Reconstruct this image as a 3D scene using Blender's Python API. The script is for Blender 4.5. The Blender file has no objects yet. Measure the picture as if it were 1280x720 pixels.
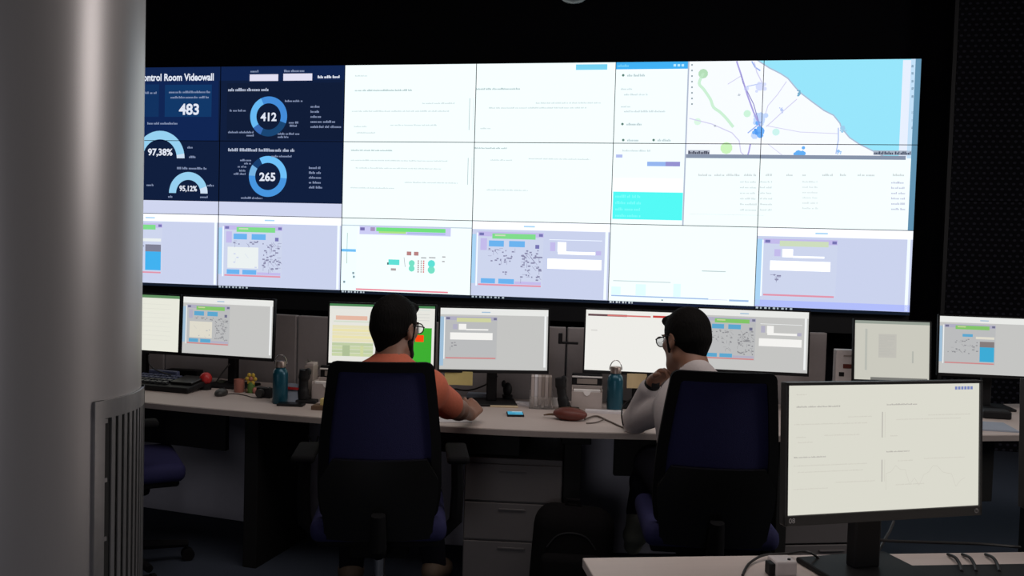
import bpy, bmesh, math, random
import numpy as np
from mathutils import Vector, Matrix
random.seed(7)
SC = bpy.context.scene
COL = SC.collection

# ------------------------------------------------------------------ camera
F_PX, YAW, PIT, ROL = 1132.43, 0.1919, -0.0416, 0.0288
CAM = np.array([4.3078, -7.7639, 1.5])
def cam_axes():
    cy, sy, cp, sp = math.cos(YAW), math.sin(YAW), math.cos(PIT), math.sin(PIT)
    f = np.array([-sy*cp, cy*cp, sp]); rt = np.array([cy, sy, 0.0]); up = np.cross(rt, f)
    c, s = math.cos(ROL), math.sin(ROL)
    return np.array([c*rt + s*up, -s*rt + c*up, f])
AX = cam_axes()
cam_data = bpy.data.cameras.new('camera'); cam = bpy.data.objects.new('camera', cam_data); COL.objects.link(cam)
cam_data.sensor_width = 36.0; cam_data.lens = F_PX/1280*36; cam_data.clip_start = 0.05
R = Matrix(((AX[0][0], AX[1][0], -AX[2][0]), (AX[0][1], AX[1][1], -AX[2][1]), (AX[0][2], AX[1][2], -AX[2][2])))
cam.matrix_world = Matrix.Translation(Vector(CAM)) @ R.to_4x4()
SC.camera = cam
def ray(x, y): return AX.T @ np.array([(x-640)/F_PX, -(y-360)/F_PX, 1.0])
def at_z(x, y, z): r = ray(x, y); return CAM + r*((z-CAM[2])/r[2])     # photo point -> point at a height
def at_y(x, y, Y): r = ray(x, y); return CAM + r*((Y-CAM[1])/r[1])     # photo point -> point on the screen wall
def at_d(x, y, d): return CAM + ray(x, y)*d                            # photo point -> point at a distance

# ------------------------------------------------------------------ world, lamps, added fill lights, exposure
SC.view_settings.view_transform = 'Standard'; SC.view_settings.look = 'None'
SC.view_settings.exposure = 0.0; SC.view_settings.gamma = 1.0; SC.view_settings.use_curve_mapping = False
w = bpy.data.worlds.new('room_air'); SC.world = w; w.use_nodes = True
w.node_tree.nodes['Background'].inputs['Color'].default_value = (0.9, 0.85, 0.9, 1)
w.node_tree.nodes['Background'].inputs['Strength'].default_value = 0.012
def area(name, loc, target, sx, sy, power, color):
    d = bpy.data.lights.new(name, 'AREA'); d.shape = 'RECTANGLE'; d.size = sx; d.size_y = sy; d.energy = power; d.color = color
    o = bpy.data.objects.new(name, d); COL.objects.link(o); o.location = loc
    o.rotation_euler = (Vector(target) - Vector(loc)).to_track_quat('-Z', 'Y').to_euler()
    return o
area('side_lamp', (8.9, -4.4, 2.9), (3.2, -5.4, 1.0), 1.2, 1.8, 58, (1.0, 0.93, 0.90))
area('ceiling_lamp', (4.4, -5.0, 3.8), (4.4, -4.6, 0.0), 4.0, 1.6, 52, (1.0, 0.90, 0.86))
area('rear_fill', (0.6, -10.0, 1.25), (3.3, -3.5, 0.4), 2.4, 1.2, 8, (0.96, 0.94, 1.0))  # added fill behind the camera, brightens the panels under the desk
area('rear_fill', (3.75, -10.0, 1.15), (3.75, -3.5, 0.4), 1.3, 1.2, 15, (0.96, 0.94, 1.0))  # second added fill, reaches under the desk between column and front desk

# ------------------------------------------------------------------ colours and materials
def s2l(c):
    c = c/255.0
    return c/12.92 if c <= 0.04045 else ((c+0.055)/1.055)**2.4
def rgb(r, g, b, k=1.0): return (s2l(r)*k, s2l(g)*k, s2l(b)*k)
def mat(name, col, rough=0.6, metal=0.0, nscale=40.0, namt=0.12, bump=0.0, spec=0.5, coat=0.0, alpha=None, trans=0.0, sheen=0.0, stretch=None):
    m = bpy.data.materials.new(name); m.use_nodes = True; nt = m.node_tree; b = nt.nodes['Principled BSDF']
    b.inputs['Roughness'].default_value = rough; b.inputs['Metallic'].default_value = metal
    b.inputs['Specular IOR Level'].default_value = spec; b.inputs['Coat Weight'].default_value = coat
    b.inputs['Sheen Weight'].default_value = sheen
    if trans: b.inputs['Transmission Weight'].default_value = trans
    if alpha is not None: b.inputs['Alpha'].default_value = alpha
    tc = nt.nodes.new('ShaderNodeTexCoord'); n = nt.nodes.new('ShaderNodeTexNoise'); n.inputs['Scale'].default_value = nscale
    n.inputs['Detail'].default_value = 4
    src = tc.outputs['Object']
    if stretch:
        mp = nt.nodes.new('ShaderNodeMapping'); mp.inputs['Scale'].default_value = stretch
        nt.links.new(src, mp.inputs['Vector']); src = mp.outputs['Vector']
    nt.links.new(src, n.inputs['Vector'])
    cr = nt.nodes.new('ShaderNodeMix'); cr.data_type = 'RGBA'
    cr.inputs['A'].default_value = (*[x*(1-namt) for x in col], 1); cr.inputs['B'].default_value = (*[min(1, x*(1+namt)) for x in col], 1)
    nt.links.new(n.outputs['Fac'], cr.inputs['Factor']); nt.links.new(cr.outputs['Result'], b.inputs['Base Color'])
    if bump:
        bp = nt.nodes.new('ShaderNodeBump'); bp.inputs['Strength'].default_value = bump; bp.inputs['Distance'].default_value = 0.004
        nt.links.new(n.outputs['Fac'], bp.inputs['Height']); nt.links.new(bp.outputs['Normal'], b.inputs['Normal'])
    return m
M = {}
M['wallblack'] = mat('wall_black', (0.003, 0.003, 0.006), 0.9, spec=0.2)
M['ceil'] = mat('ceiling_black', (0.008, 0.008, 0.01), 0.9)
M['carpet'] = mat('carpet_navy', (0.030, 0.040, 0.062), 0.95, nscale=180, namt=0.4, bump=0.5)
M['column'] = mat('column_metal', (0.44, 0.42, 0.42), 0.36, 0.5, nscale=30, namt=0.05, stretch=(1, 1, 0.05))
M['grille'] = mat('grille_aluminium', (0.42, 0.41, 0.41), 0.35, 0.8)
M['hollow'] = mat('vent_hollow', (0.02, 0.02, 0.02), 0.9)
M['bezel'] = mat('bezel_black', (0.012, 0.012, 0.014), 0.35)
M['frameblack'] = mat('frame_black', (0.01, 0.01, 0.012), 0.6)
M['plastic'] = mat('black_plastic', (0.010, 0.010, 0.011), 0.55, spec=0.25)
M['chairplastic'] = mat('chair_plastic', (0.008, 0.008, 0.009), 0.8, spec=0.08)
M['darkplastic'] = mat('dark_grey_plastic', (0.035, 0.035, 0.034), 0.45)
M['shell'] = mat('chair_shell_gloss', (0.008, 0.008, 0.008), 0.32, spec=0.3)
M['mesh'] = mat('navy_mesh_fabric', (0.012, 0.012, 0.075), 0.8, nscale=420, namt=0.5, bump=0.4)
M['seat'] = mat('navy_seat_fabric', (0.010, 0.010, 0.065), 0.85, nscale=300, namt=0.3, bump=0.3)
M['chrome'] = mat('steel', (0.55, 0.55, 0.55), 0.25, 1.0)
M['desk'] = mat('desk_laminate', (0.55, 0.475, 0.44), 0.5, nscale=14, namt=0.05, stretch=(1, 6, 1))
M['deskedge'] = mat('desk_edge_band', (0.30, 0.26, 0.24), 0.5)
M['deskblack'] = mat('desk_panel_black', (0.011, 0.011, 0.011), 0.65, spec=0.25)
M['partition'] = mat('partition_grey', (0.27, 0.245, 0.245), 0.75, nscale=60, namt=0.06)
M['backpanel'] = mat('pale_back_panel', (0.50, 0.49, 0.56), 0.7, namt=0.04)
M['drawer'] = mat('drawer_grey', (0.12, 0.11, 0.11), 0.6, namt=0.05)
M['canvas'] = mat('black_canvas', (0.006, 0.0055, 0.006), 0.95, nscale=200, namt=0.3, bump=0.5, spec=0.08)
M['skin1'] = mat('skin_tan', (0.28, 0.14, 0.092), 0.5, nscale=60, namt=0.1)
M['skin2'] = mat('skin_warm', (0.27, 0.132, 0.084), 0.5, nscale=60, namt=0.1)
M['hair'] = mat('dark_hair', (0.004, 0.0033, 0.003), 0.8, nscale=150, namt=0.5, bump=0.9, spec=0.12, stretch=(1, 1, 0.25))
M['beard'] = mat('dark_beard', (0.010, 0.007, 0.006), 0.75, nscale=250, namt=0.4, bump=0.8, spec=0.15)
M['orange'] = mat('orange_cotton', (0.56, 0.135, 0.072), 0.85, nscale=90, namt=0.12, bump=0.2)
M['white_shirt'] = mat('white_cotton', (0.50, 0.455, 0.45), 0.85, nscale=90, namt=0.05, bump=0.2)
M['jeans'] = mat('dark_jeans', (0.009, 0.009, 0.014), 0.95, nscale=200, namt=0.3, spec=0.08)
M['shoe'] = mat('grey_green_shoe', (0.10, 0.105, 0.085), 0.7)
M['shoe_brown'] = mat('brown_shoe', (0.11, 0.075, 0.05), 0.7)
M['eyewhite'] = mat('eye_white', (0.7, 0.68, 0.65), 0.25)
M['iris'] = mat('dark_iris', (0.02, 0.012, 0.008), 0.2)
M['lens'] = mat('spectacle_lens', (0.9, 0.92, 0.92), 0.05, trans=1.0, namt=0.0)
M['teal'] = mat('teal_enamel', (0.007, 0.075, 0.115), 0.3, 0.25)
M['tealcap'] = mat('bottle_cap_steel', (0.30, 0.24, 0.21), 0.35, 0.7)
M['red'] = mat('red_rubber', (0.45, 0.02, 0.02), 0.4)
M['darkred'] = mat('dark_red_leather', (0.13, 0.028, 0.018), 0.5, nscale=80, bump=0.2)
M['yellow'] = mat('yellow_plastic', (0.62, 0.42, 0.05), 0.5)
M['green'] = mat('leaf_green', (0.10, 0.20, 0.04), 0.6)
M['palegreen'] = mat('pale_leaf', (0.26, 0.30, 0.22), 0.7)
M['pink'] = mat('pink_ceramic', (0.42, 0.16, 0.12), 0.35)
M['paper'] = mat('white_paper', (0.66, 0.64, 0.66), 0.8, namt=0.03)
M['bluepaper'] = mat('blue_grey_paper', (0.33, 0.38, 0.46), 0.8, namt=0.04)
M['card'] = mat('white_card', (0.80, 0.77, 0.75), 0.7, namt=0.03)
M['taupe'] = mat('taupe_board', (0.30, 0.255, 0.225), 0.7, namt=0.05)
M['taupelight'] = mat('pale_taupe_board', (0.46, 0.40, 0.375), 0.6, namt=0.05)
M['brown'] = mat('brown_wood', (0.13, 0.075, 0.04), 0.6)
M['wood'] = mat('pale_wood', (0.62, 0.50, 0.33), 0.6)
M['note'] = mat('yellow_note', (0.66, 0.55, 0.22), 0.8, namt=0.04)
M['tannote'] = mat('tan_note', (0.62, 0.48, 0.27), 0.8, namt=0.04)
M['acrylic'] = mat('clear_acrylic', (0.9, 0.88, 0.86), 0.08, trans=0.9, namt=0.0)
M['offscreen'] = mat('dark_screen_glass', (0.006, 0.006, 0.006), 0.3)
M['lettering'] = mat('white_lettering', (0.55, 0.55, 0.55), 0.6, namt=0.0)
M['logo'] = mat('grey_logo', (0.30, 0.30, 0.30), 0.4, 0.3, namt=0.0)
M['cable'] = mat('black_cable', (0.012, 0.011, 0.011), 0.5)
M['browncable'] = mat('brown_cable', (0.10, 0.075, 0.06), 0.5)
M['whiteplastic'] = mat('white_plastic', (0.62, 0.57, 0.56), 0.45)
M['keyblue'] = mat('blue_grey_keys', (0.06, 0.07, 0.13), 0.3)
M['key'] = mat('dark_keys', (0.03, 0.032, 0.038), 0.4)
def perforated():
    m = bpy.data.materials.new('perforated_sheet'); m.use_nodes = True; nt = m.node_tree; b = nt.nodes['Principled BSDF']
    tc = nt.nodes.new('ShaderNodeTexCoord'); sp = nt.nodes.new('ShaderNodeSeparateXYZ'); nt.links.new(tc.outputs['Object'], sp.inputs[0])
    def math_(op, a, v=None):
        n = nt.nodes.new('ShaderNodeMath'); n.operation = op
        for i, q in enumerate((a, v)):
            if q is None: continue
            if isinstance(q, (int, float)): n.inputs[i].default_value = q
            else: nt.links.new(q, n.inputs[i])
        return n.outputs[0]
    px = math_('DIVIDE', sp.outputs['X'], 0.055); pz = math_('DIVIDE', sp.outputs['Z'], 0.042)
    row = math_('FLOOR', pz); half = math_('MULTIPLY', math_('MODULO', row, 2.0), 0.5)
    fx = math_('SUBTRACT', math_('FRACT', math_('ADD', px, half)), 0.5); fz = math_('SUBTRACT', math_('FRACT', pz), 0.5)
    d = math_('ADD', math_('MULTIPLY', fx, fx), math_('MULTIPLY', fz, fz))
    hole = math_('LESS_THAN', d, 0.055)
    mx = nt.nodes.new('ShaderNodeMix'); mx.data_type = 'RGBA'; nt.links.new(hole, mx.inputs['Factor'])
    mx.inputs['A'].default_value = (0.004, 0.004, 0.007, 1); mx.inputs['B'].default_value = (0.030, 0.030, 0.042, 1)
    nt.links.new(mx.outputs['Result'], b.inputs['Base Color']); b.inputs['Roughness'].default_value = 0.8; b.inputs['Specular IOR Level'].default_value = 0.15
    return m
M['perf'] = perforated()
def screen_material():
    m = bpy.data.materials.new('lit_display'); m.use_nodes = True; nt = m.node_tree
    for n in list(nt.nodes): nt.nodes.remove(n)
    o = nt.nodes.new('ShaderNodeOutputMaterial'); e = nt.nodes.new('ShaderNodeEmission'); a = nt.nodes.new('ShaderNodeAttribute')
    a.attribute_name = 'Col'; nt.links.new(a.outputs['Color'], e.inputs['Color']); nt.links.new(e.outputs[0], o.inputs['Surface'])
    return m
M['screen'] = screen_material()

# ------------------------------------------------------------------ object helpers
MW = {}
def thing(name, label, cat, loc=(0, 0, 0), rz=0.0, group=None, kind=None):
    o = bpy.data.objects.new(name, None); COL.objects.link(o); o.empty_display_size = 0.1
    o.location = loc; o.rotation_euler = (0, 0, rz); tag(o, label, cat, group, kind)
    MW[o.name] = Matrix.Translation(Vector(loc)) @ Matrix.Rotation(rz, 4, 'Z')
    return o
def tag(o, label=None, cat=None, group=None, kind=None):
    if label: o['label'] = label
    if cat: o['category'] = cat
    if group: o['group'] = group
    if kind: o['kind'] = kind
    return o
class B:
    """collects shapes, then links them as ONE mesh object"""
    def __init__(s): s.v = []; s.f = []
    def add(s, vs, fs):
        n = len(s.v); s.v += [tuple(map(float, p)) for p in vs]; s.f += [tuple(i+n for i in f) for f in fs]; return s
    def box(s, c, size, bevel=0.0, rot=None, seg=2):
        bm = bmesh.new(); bmesh.ops.create_cube(bm, size=1.0)
        for v in bm.verts: v.co = Vector((v.co.x*size[0], v.co.y*size[1], v.co.z*size[2]))
        if bevel: bmesh.ops.bevel(bm, geom=list(bm.edges), offset=bevel, segments=seg, affect='EDGES', profile=0.5)
        m = Matrix.Translation(Vector(c)) @ (rot.to_4x4() if rot else Matrix())
        bm.verts.index_update()
        s.add([m @ v.co for v in bm.verts], [[v.index for v in f.verts] for f in bm.faces]); bm.free(); return s
    def tube(s, pts, r, n=10, cap=True):
        pts = [Vector(p) for p in pts]; rs = r if isinstance(r, (list, tuple)) else [r]*len(pts); vs = []; fs = []; prev = None
        for i, p in enumerate(pts):
            t = (pts[min(i+1, len(pts)-1)] - pts[max(i-1, 0)]).normalized()
            if prev is None: a = t.orthogonal().normalized()
            else:
                a = prev - t*prev.dot(t); a = a.normalized() if a.length > 1e-6 else t.orthogonal().normalized()
            prev = a; b = t.cross(a)
            for k in range(n):
                an = 2*math.pi*k/n; vs.append(p + (a*math.cos(an) + b*math.sin(an))*rs[i])
        for i in range(len(pts)-1):
            for k in range(n): fs.append((i*n+k, i*n+(k+1) % n, (i+1)*n+(k+1) % n, (i+1)*n+k))
        if cap: fs.append(tuple(range(n-1, -1, -1))); fs.append(tuple((len(pts)-1)*n+k for k in range(n)))
        return s.add(vs, fs)
    def lathe(s, prof, c=(0, 0, 0), n=24):
        vs = []; fs = []
        for (r, z) in prof:
            for k in range(n): a = 2*math.pi*k/n; vs.append((c[0]+r*math.cos(a), c[1]+r*math.sin(a), c[2]+z))
        for i in range(len(prof)-1):
            for k in range(n): fs.append((i*n+k, i*n+(k+1) % n, (i+1)*n+(k+1) % n, (i+1)*n+k))
        fs.append(tuple(range(n-1, -1, -1))); fs.append(tuple((len(prof)-1)*n+k for k in range(n)))
        return s.add(vs, fs)
    def ball(s, c, r, n=16, m=10):
        r = r if isinstance(r, (list, tuple)) else (r, r, r); vs = []; fs = []
        for i in range(m+1):
            th = math.pi*i/m
            for k in range(n): a = 2*math.pi*k/n; vs.append((c[0]+r[0]*math.sin(th)*math.cos(a), c[1]+r[1]*math.sin(th)*math.sin(a), c[2]+r[2]*math.cos(th)))
        for i in range(m):
            for k in range(n): fs.append((i*n+k, (i+1)*n+k, (i+1)*n+(k+1) % n, i*n+(k+1) % n))
        return s.add(vs, fs)
    def prism(s, poly, z0, z1):
        n = len(poly)
        return s.add([(x, y, z0) for x, y in poly] + [(x, y, z1) for x, y in poly],
                     [tuple(range(n-1, -1, -1)), tuple(range(n, 2*n))] + [(i, (i+1) % n, n+(i+1) % n, n+i) for i in range(n)])
    def ring(s, outer, inner):            # closed strip between two loops of 3-D points
        n = len(outer)
        return s.add(list(outer)+list(inner), [(i, (i+1) % n, n+(i+1) % n, n+i) for i in range(n)])
    def make(s, name, m, parent=None, smooth=False, world=False, label=None):
        vs = s.v
        if world and parent is not None:
            inv = MW[parent.name].inverted(); vs = [tuple(inv @ Vector(p)) for p in vs]
        me = bpy.data.meshes.new(name); me.from_pydata(vs, [], s.f); me.update()
        bm = bmesh.new(); bm.from_mesh(me); bmesh.ops.remove_doubles(bm, verts=bm.verts, dist=1e-6); bmesh.ops.recalc_face_normals(bm, faces=bm.faces); bm.to_mesh(me); bm.free()
        me.materials.append(M[m] if isinstance(m, str) else m)
        if smooth:
            me.polygons.foreach_set('use_smooth', [True]*len(me.polygons))
            try: me.set_sharp_from_angle(angle=math.radians(40))
            except Exception: pass
        o = bpy.data.objects.new(name, me); COL.objects.link(o)
        if parent is not None:
            o.parent = parent
            MW[o.name] = MW.get(parent.name, Matrix())
        if label: o['label'] = label
        return o
def share(src, name, parent, loc=(0, 0, 0), rz=0.0):      # same mesh data, new object
    o = bpy.data.objects.new(name, src.data); COL.objects.link(o); o.parent = parent; o.location = loc; o.rotation_euler = (0, 0, rz)
    MW[o.name] = MW.get(parent.name, Matrix()); return o
def curve(pts, n=8):                                      # smooth path through points
    P = [Vector(p) for p in pts]; out = []
    for i in range(len(P)-1):
        p0, p1, p2, p3 = P[max(i-1, 0)], P[i], P[i+1], P[min(i+2, len(P)-1)]
        for k in range(n):
            t = k/n; out.append(0.5*((2*p1)+(p2-p0)*t+(2*p0-5*p1+4*p2-p3)*t*t+(3*p1-p0-3*p2+p3)*t**3))
    return out+[P[-1]]

# ------------------------------------------------------------------ display graphics: flat print, x right, y down, metres
_tx = {}
def text_tris(s, bold):
    if (s, bold) in _tx: return _tx[(s, bold)]
    cu = bpy.data.curves.new('t', 'FONT'); cu.body = s; cu.size = 1.0; cu.resolution_u = 3; cu.offset = 0.030 if bold else 0.0
    o = bpy.data.objects.new('t', cu); COL.objects.link(o); dg = bpy.context.evaluated_depsgraph_get(); ev = o.evaluated_get(dg); me = ev.to_mesh()
    me.calc_loop_triangles(); vs = [(v.co.x, v.co.y) for v in me.vertices]; tr = [[vs[i] for i in t.vertices] for t in me.loop_triangles]
    ev.to_mesh_clear(); bpy.data.objects.remove(o); bpy.data.curves.remove(cu)
    xs = [p[0] for t in tr for p in t]; _tx[(s, bold)] = (tr, min(xs), max(xs)); return _tx[(s, bold)]
def clip(poly, x0, y0, x1, y1):
    for ax, lim, sgn in ((0, x0, 1), (0, x1, -1), (1, y0, 1), (1, y1, -1)):
        out = []
        for i in range(len(poly)):
            a, b = poly[i-1], poly[i]; da, db = sgn*(a[ax]-lim), sgn*(b[ax]-lim)
            if (da >= 0) != (db >= 0):
                t = da/(da-db); out.append((a[0]+(b[0]-a[0])*t, a[1]+(b[1]-a[1])*t))
            if db >= 0: out.append(b)
        poly = out
        if len(poly) < 3: return None
    return poly
class G:
    def __init__(s, ox=0, oy=0, sx=1, sy=1): s.p = []; s.o = (ox, oy); s.s = (sx, sy); s.asp = 1.0
    def sub(s, x0, y0, x1, y1):            # a window of this picture with its own 0..1 coordinates
        g = G(s.o[0]+x0*s.s[0], s.o[1]+y0*s.s[1], (x1-x0)*s.s[0], (y1-y0)*s.s[1]); g.p = s.p; return g
    def q(s, x, y): return (s.o[0]+x*s.s[0], s.o[1]+y*s.s[1])
    def poly(s, pts, c, L=1): s.p.append(([s.q(*p) for p in pts], c, L)); return s
    def rect(s, x0, y0, x1, y1, c, L=1): return s.poly([(x0, y0), (x1, y0), (x1, y1), (x0, y1)], c, L)
    def raw(s, pts, c, L): s.p.append((pts, c, L))
    def ring(s, cx, cy, r0, r1, a0, a1, c, L=2, n=28):  # radii in metres, angle 0 = up, clockwise
        X, Y = s.q(cx, cy); k = max(2, int(n*abs(a1-a0)/360)+1)
        for i in range(k):
            t0 = math.radians(a0+(a1-a0)*i/k); t1 = math.radians(a0+(a1-a0)*(i+1)/k)
            s.raw([(X+r*math.sin(t), Y-r*math.cos(t)) for r, t in ((r0, t0), (r1, t0), (r1, t1), (r0, t1))], c, L)
    def disc(s, cx, cy, r, c, L=2, n=10):
        X, Y = s.q(cx, cy); s.raw([(X+r*math.sin(2*math.pi*i/n), Y-r*math.cos(2*math.pi*i/n)) for i in range(n)], c, L)
    def line(s, pts, wd, c, L=2):
        P = [s.q(*p) for p in pts]
        for a, b in zip(P, P[1:]):
            dx, dy = b[0]-a[0], b[1]-a[1]; l = math.hypot(dx, dy) or 1; nx, ny = -dy/l*wd/2, dx/l*wd/2; ex, ey = dx/l*wd*.3, dy/l*wd*.3
            s.raw([(a[0]-ex+nx, a[1]-ey+ny), (b[0]+ex+nx, b[1]+ey+ny), (b[0]+ex-nx, b[1]+ey-ny), (a[0]-ex-nx, a[1]-ey-ny)], c, L)
    def text(s, t, cx, cy, h, c, bold=True, L=4, align='c', width=None):   # cap height h in metres; baseline centre at (cx, cy)
        tr, x0, x1 = text_tris(t, bold); X, Y = s.q(cx, cy); k = h/0.69; kx = k
        if width: kx = width/(x1-x0)
        off = {'c': -(x0+x1)/2, 'l': -x0, 'r': -x1}[align]
        for q in tr: s.raw([(X+(px+off)*kx, Y+h/2-py*k) for px, py in q], c, L)
    def greek(s, x0, y, x1, h, c, L=4):    # print too fine to read
        X0, Y = s.q(x0, y); X1 = s.q(x1, y)[0]; x = X0
        while x < X1-h*.3:
            wl = random.choice((1.2, 2.0, 2.6, 3.4))*h; e = min(x+wl, X1); xx = x
            while xx < e-h*.1:
                ww = h*random.uniform(.28, .5); hh = h*random.choice((.62, .62, .95)); s.raw([(xx, Y+h/2-hh), (xx+ww, Y+h/2-hh), (xx+ww, Y+h/2), (xx, Y+h/2)], c, L); xx += ww+h*.12
            x = e+h*.45
def gfx_mesh(name, polys, parent, place, rect=None, label=None):
    vs = []; fs = []; cs = []
    for pts, c, L in polys:
        if rect: pts = clip(pts, *rect)
        if not pts or len(pts) < 3: continue
        n = len(vs); vs += [place(x, y, L) for x, y in pts]; fs.append(tuple(range(n, n+len(pts)))); cs += [(*c, 1.0)]*len(pts)
    me = bpy.data.meshes.new(name); me.from_pydata(vs, [], fs); a = me.color_attributes.new('Col', 'FLOAT_COLOR', 'CORNER')
    a.data.foreach_set('color', np.array(cs, dtype=np.float32).ravel()); me.materials.append(M['screen'])
    o = bpy.data.objects.new(name, me); COL.objects.link(o); o.parent = parent; MW[o.name] = MW.get(parent.name, Matrix())
    if label: o['label'] = label
    return o
WH = rgb(242, 254, 255)
def whites(k): return tuple(x*k for x in WH)
# pages that the wall and the desk monitors both show; all in 0..1 of their screen. T = tone table
def tone(wall):
    if wall: return dict(bg=rgb(203, 211, 238), bar=rgb(243, 246, 255, 1.15), win=rgb(206, 214, 238), gr=rgb(128, 222, 140), blue=rgb(108, 180, 240), dot=rgb(140, 140, 172), red=rgb(226, 148, 170),
                          pap=rgb(250, 253, 255, 1.3), cream=rgb(236, 242, 242), pur=rgb(196, 188, 236), hd=rgb(120, 118, 180), tank=rgb(66, 178, 240), tankg=rgb(128, 130, 150), edge=rgb(236, 244, 255, 1.1), yg=rgb(206, 222, 190), lb=rgb(172, 214, 246))
    return dict(bg=rgb(196, 196, 194), bar=rgb(232, 233, 230), win=rgb(186, 187, 188), gr=rgb(130, 196, 104), blue=rgb(92, 166, 206), dot=rgb(140, 140, 144), red=rgb(206, 134, 134),
                pap=rgb(244, 243, 240), cream=rgb(222, 218, 204), pur=rgb(176, 174, 194), hd=rgb(112, 112, 140), tank=rgb(62, 170, 212), tankg=rgb(132, 124, 124), edge=rgb(238, 240, 240), yg=rgb(206, 210, 160), lb=rgb(160, 190, 214))
def dots(g, x0, y0, x1, y1, n, c, r):
    for _ in range(n):
        x, y = random.uniform(x0, x1), random.uniform(y0, y1)
        if random.random() < .6: g.rect(x, y, x+r*random.uniform(.8, 2.4), y+r*1.3, c, 4)
        else: g.line([(x, y), (x+random.choice((0, 1))*r*3, y+random.choice((0, 1))*r*4)], r*.25*g.s[0], c, 4)
def page_base(g, T, taskbar=True):
    g.rect(0, 0, 1, 1, T['bg'], 0); g.rect(0, 0, 1, .105, T['bar'], 1); g.rect(.965, .105, .985, .95, T['edge'], 1)
    g.rect(.38, .05, .46, .068, T['hd'] if False else T['lb'], 2)
    if taskbar: g.rect(0, .958, 1, 1, rgb(22, 30, 44), 2); [g.rect(.01+.028*i, .963, .026+.028*i-.006*(i % 2), .985, rgb(176, 190, 200), 3) for i in range(9)]
def scada(g, T, kind, taskbar=True, long=False):
    page_base(g, T, taskbar)
    a = g.sub(.045, .135, .525, .83)
    a.rect(0, 0, 1, 1, T['win'], 1); g.rect(.0, .17, .03, .8, T['lb'], 1); g.rect(.035, .15, .045, .83, T['edge'], 2)
    a.rect(0, 0, 1, .085, T['pur'], 2); a.rect(.02, .02, .09, .07, T['hd'], 3); a.rect(.93, .02, .99, .07, T['hd'], 3)
    a.rect(.22, .03, .88, .125, T['gr'], 3); a.rect(.26, .05, .42, .075, T['yg'], 4); a.rect(.02, .96, .98, .99, T['red'], 3)
    if kind in ('map', 'plant'):
        a.rect(.17, .16, .40, .27, T['blue'], 2); a.rect(.48, .16, .72, .27, T['blue'], 2); a.rect(.04, .12, .14, .34, T['pur'], 2)
        a.rect(.06, .86, .28, .95, T['blue'], 2); a.rect(.33, .86, .57, .95, T['blue'], 2); a.rect(.58, .90, .98, .95, T['pur'], 2)
        dots(a, .66, .30, .95, .86, 70, T['dot'], .020); dots(a, .15, .29, .62, .36, 16, T['dot'], .018); a.rect(.88, .22, .94, .29, T['hd'], 4)
        if kind == 'map': a.rect(.07, .42, .60, .83, T['cream'], 3); dots(a, .1, .5, .56, .8, 6, T['win'], .02)
        else: dots(a, .15, .40, .55, .60, 22, T['dot'], .018); dots(a, .3, .7, .5, .8, 5, T['dot'], .018)
    if kind == 'plant':
        f = g.sub(.55, .17, .96, .70); f.rect(.06, .15, .15, .36, T['pur'], 2); f.rect(.19, .14, .34, .37, T['pap'], 2); f.rect(.2, .36, .85, .43, T['pap'], 2)
        f.rect(.02, .54, .96, .78, T['pap'], 2); f.rect(.04, .08, .96, .095, T['edge'], 2); f.rect(.86, .33, .95, .43, T['pur'], 2)
    if kind == 'form':
        a.rect(.22, .03, .88, .125, T['yg'], 4); f = a.sub(.1, .16, .95, .8)
        f.rect(.06, .03, .16, .22, T['pur'], 2); f.rect(.19, .02, .36, .24, T['pap'], 3); f.rect(.36, .20, .86, .25, T['pap'], 3)
        f.rect(.0, .34, .96, .60, T['pap'], 3); dots(f, .0, .68, .12, .9, 7, T['dot'], .03); g.rect(0, .14, .035, .94, T['lb'], 1)
    if kind == 'tank':
        a.rect(.70, .42, .98, .56, T['tankg'], 3); a.rect(.70, .56, .98, .93, T['tank'], 3); a.rect(.36, .24, .56, .31, T['blue'], 3)
        dots(a, .06, .36, .64, .72, 46, T['dot'], .018); a.rect(.62, .3, .98, .36, T['cream'], 2)
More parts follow.
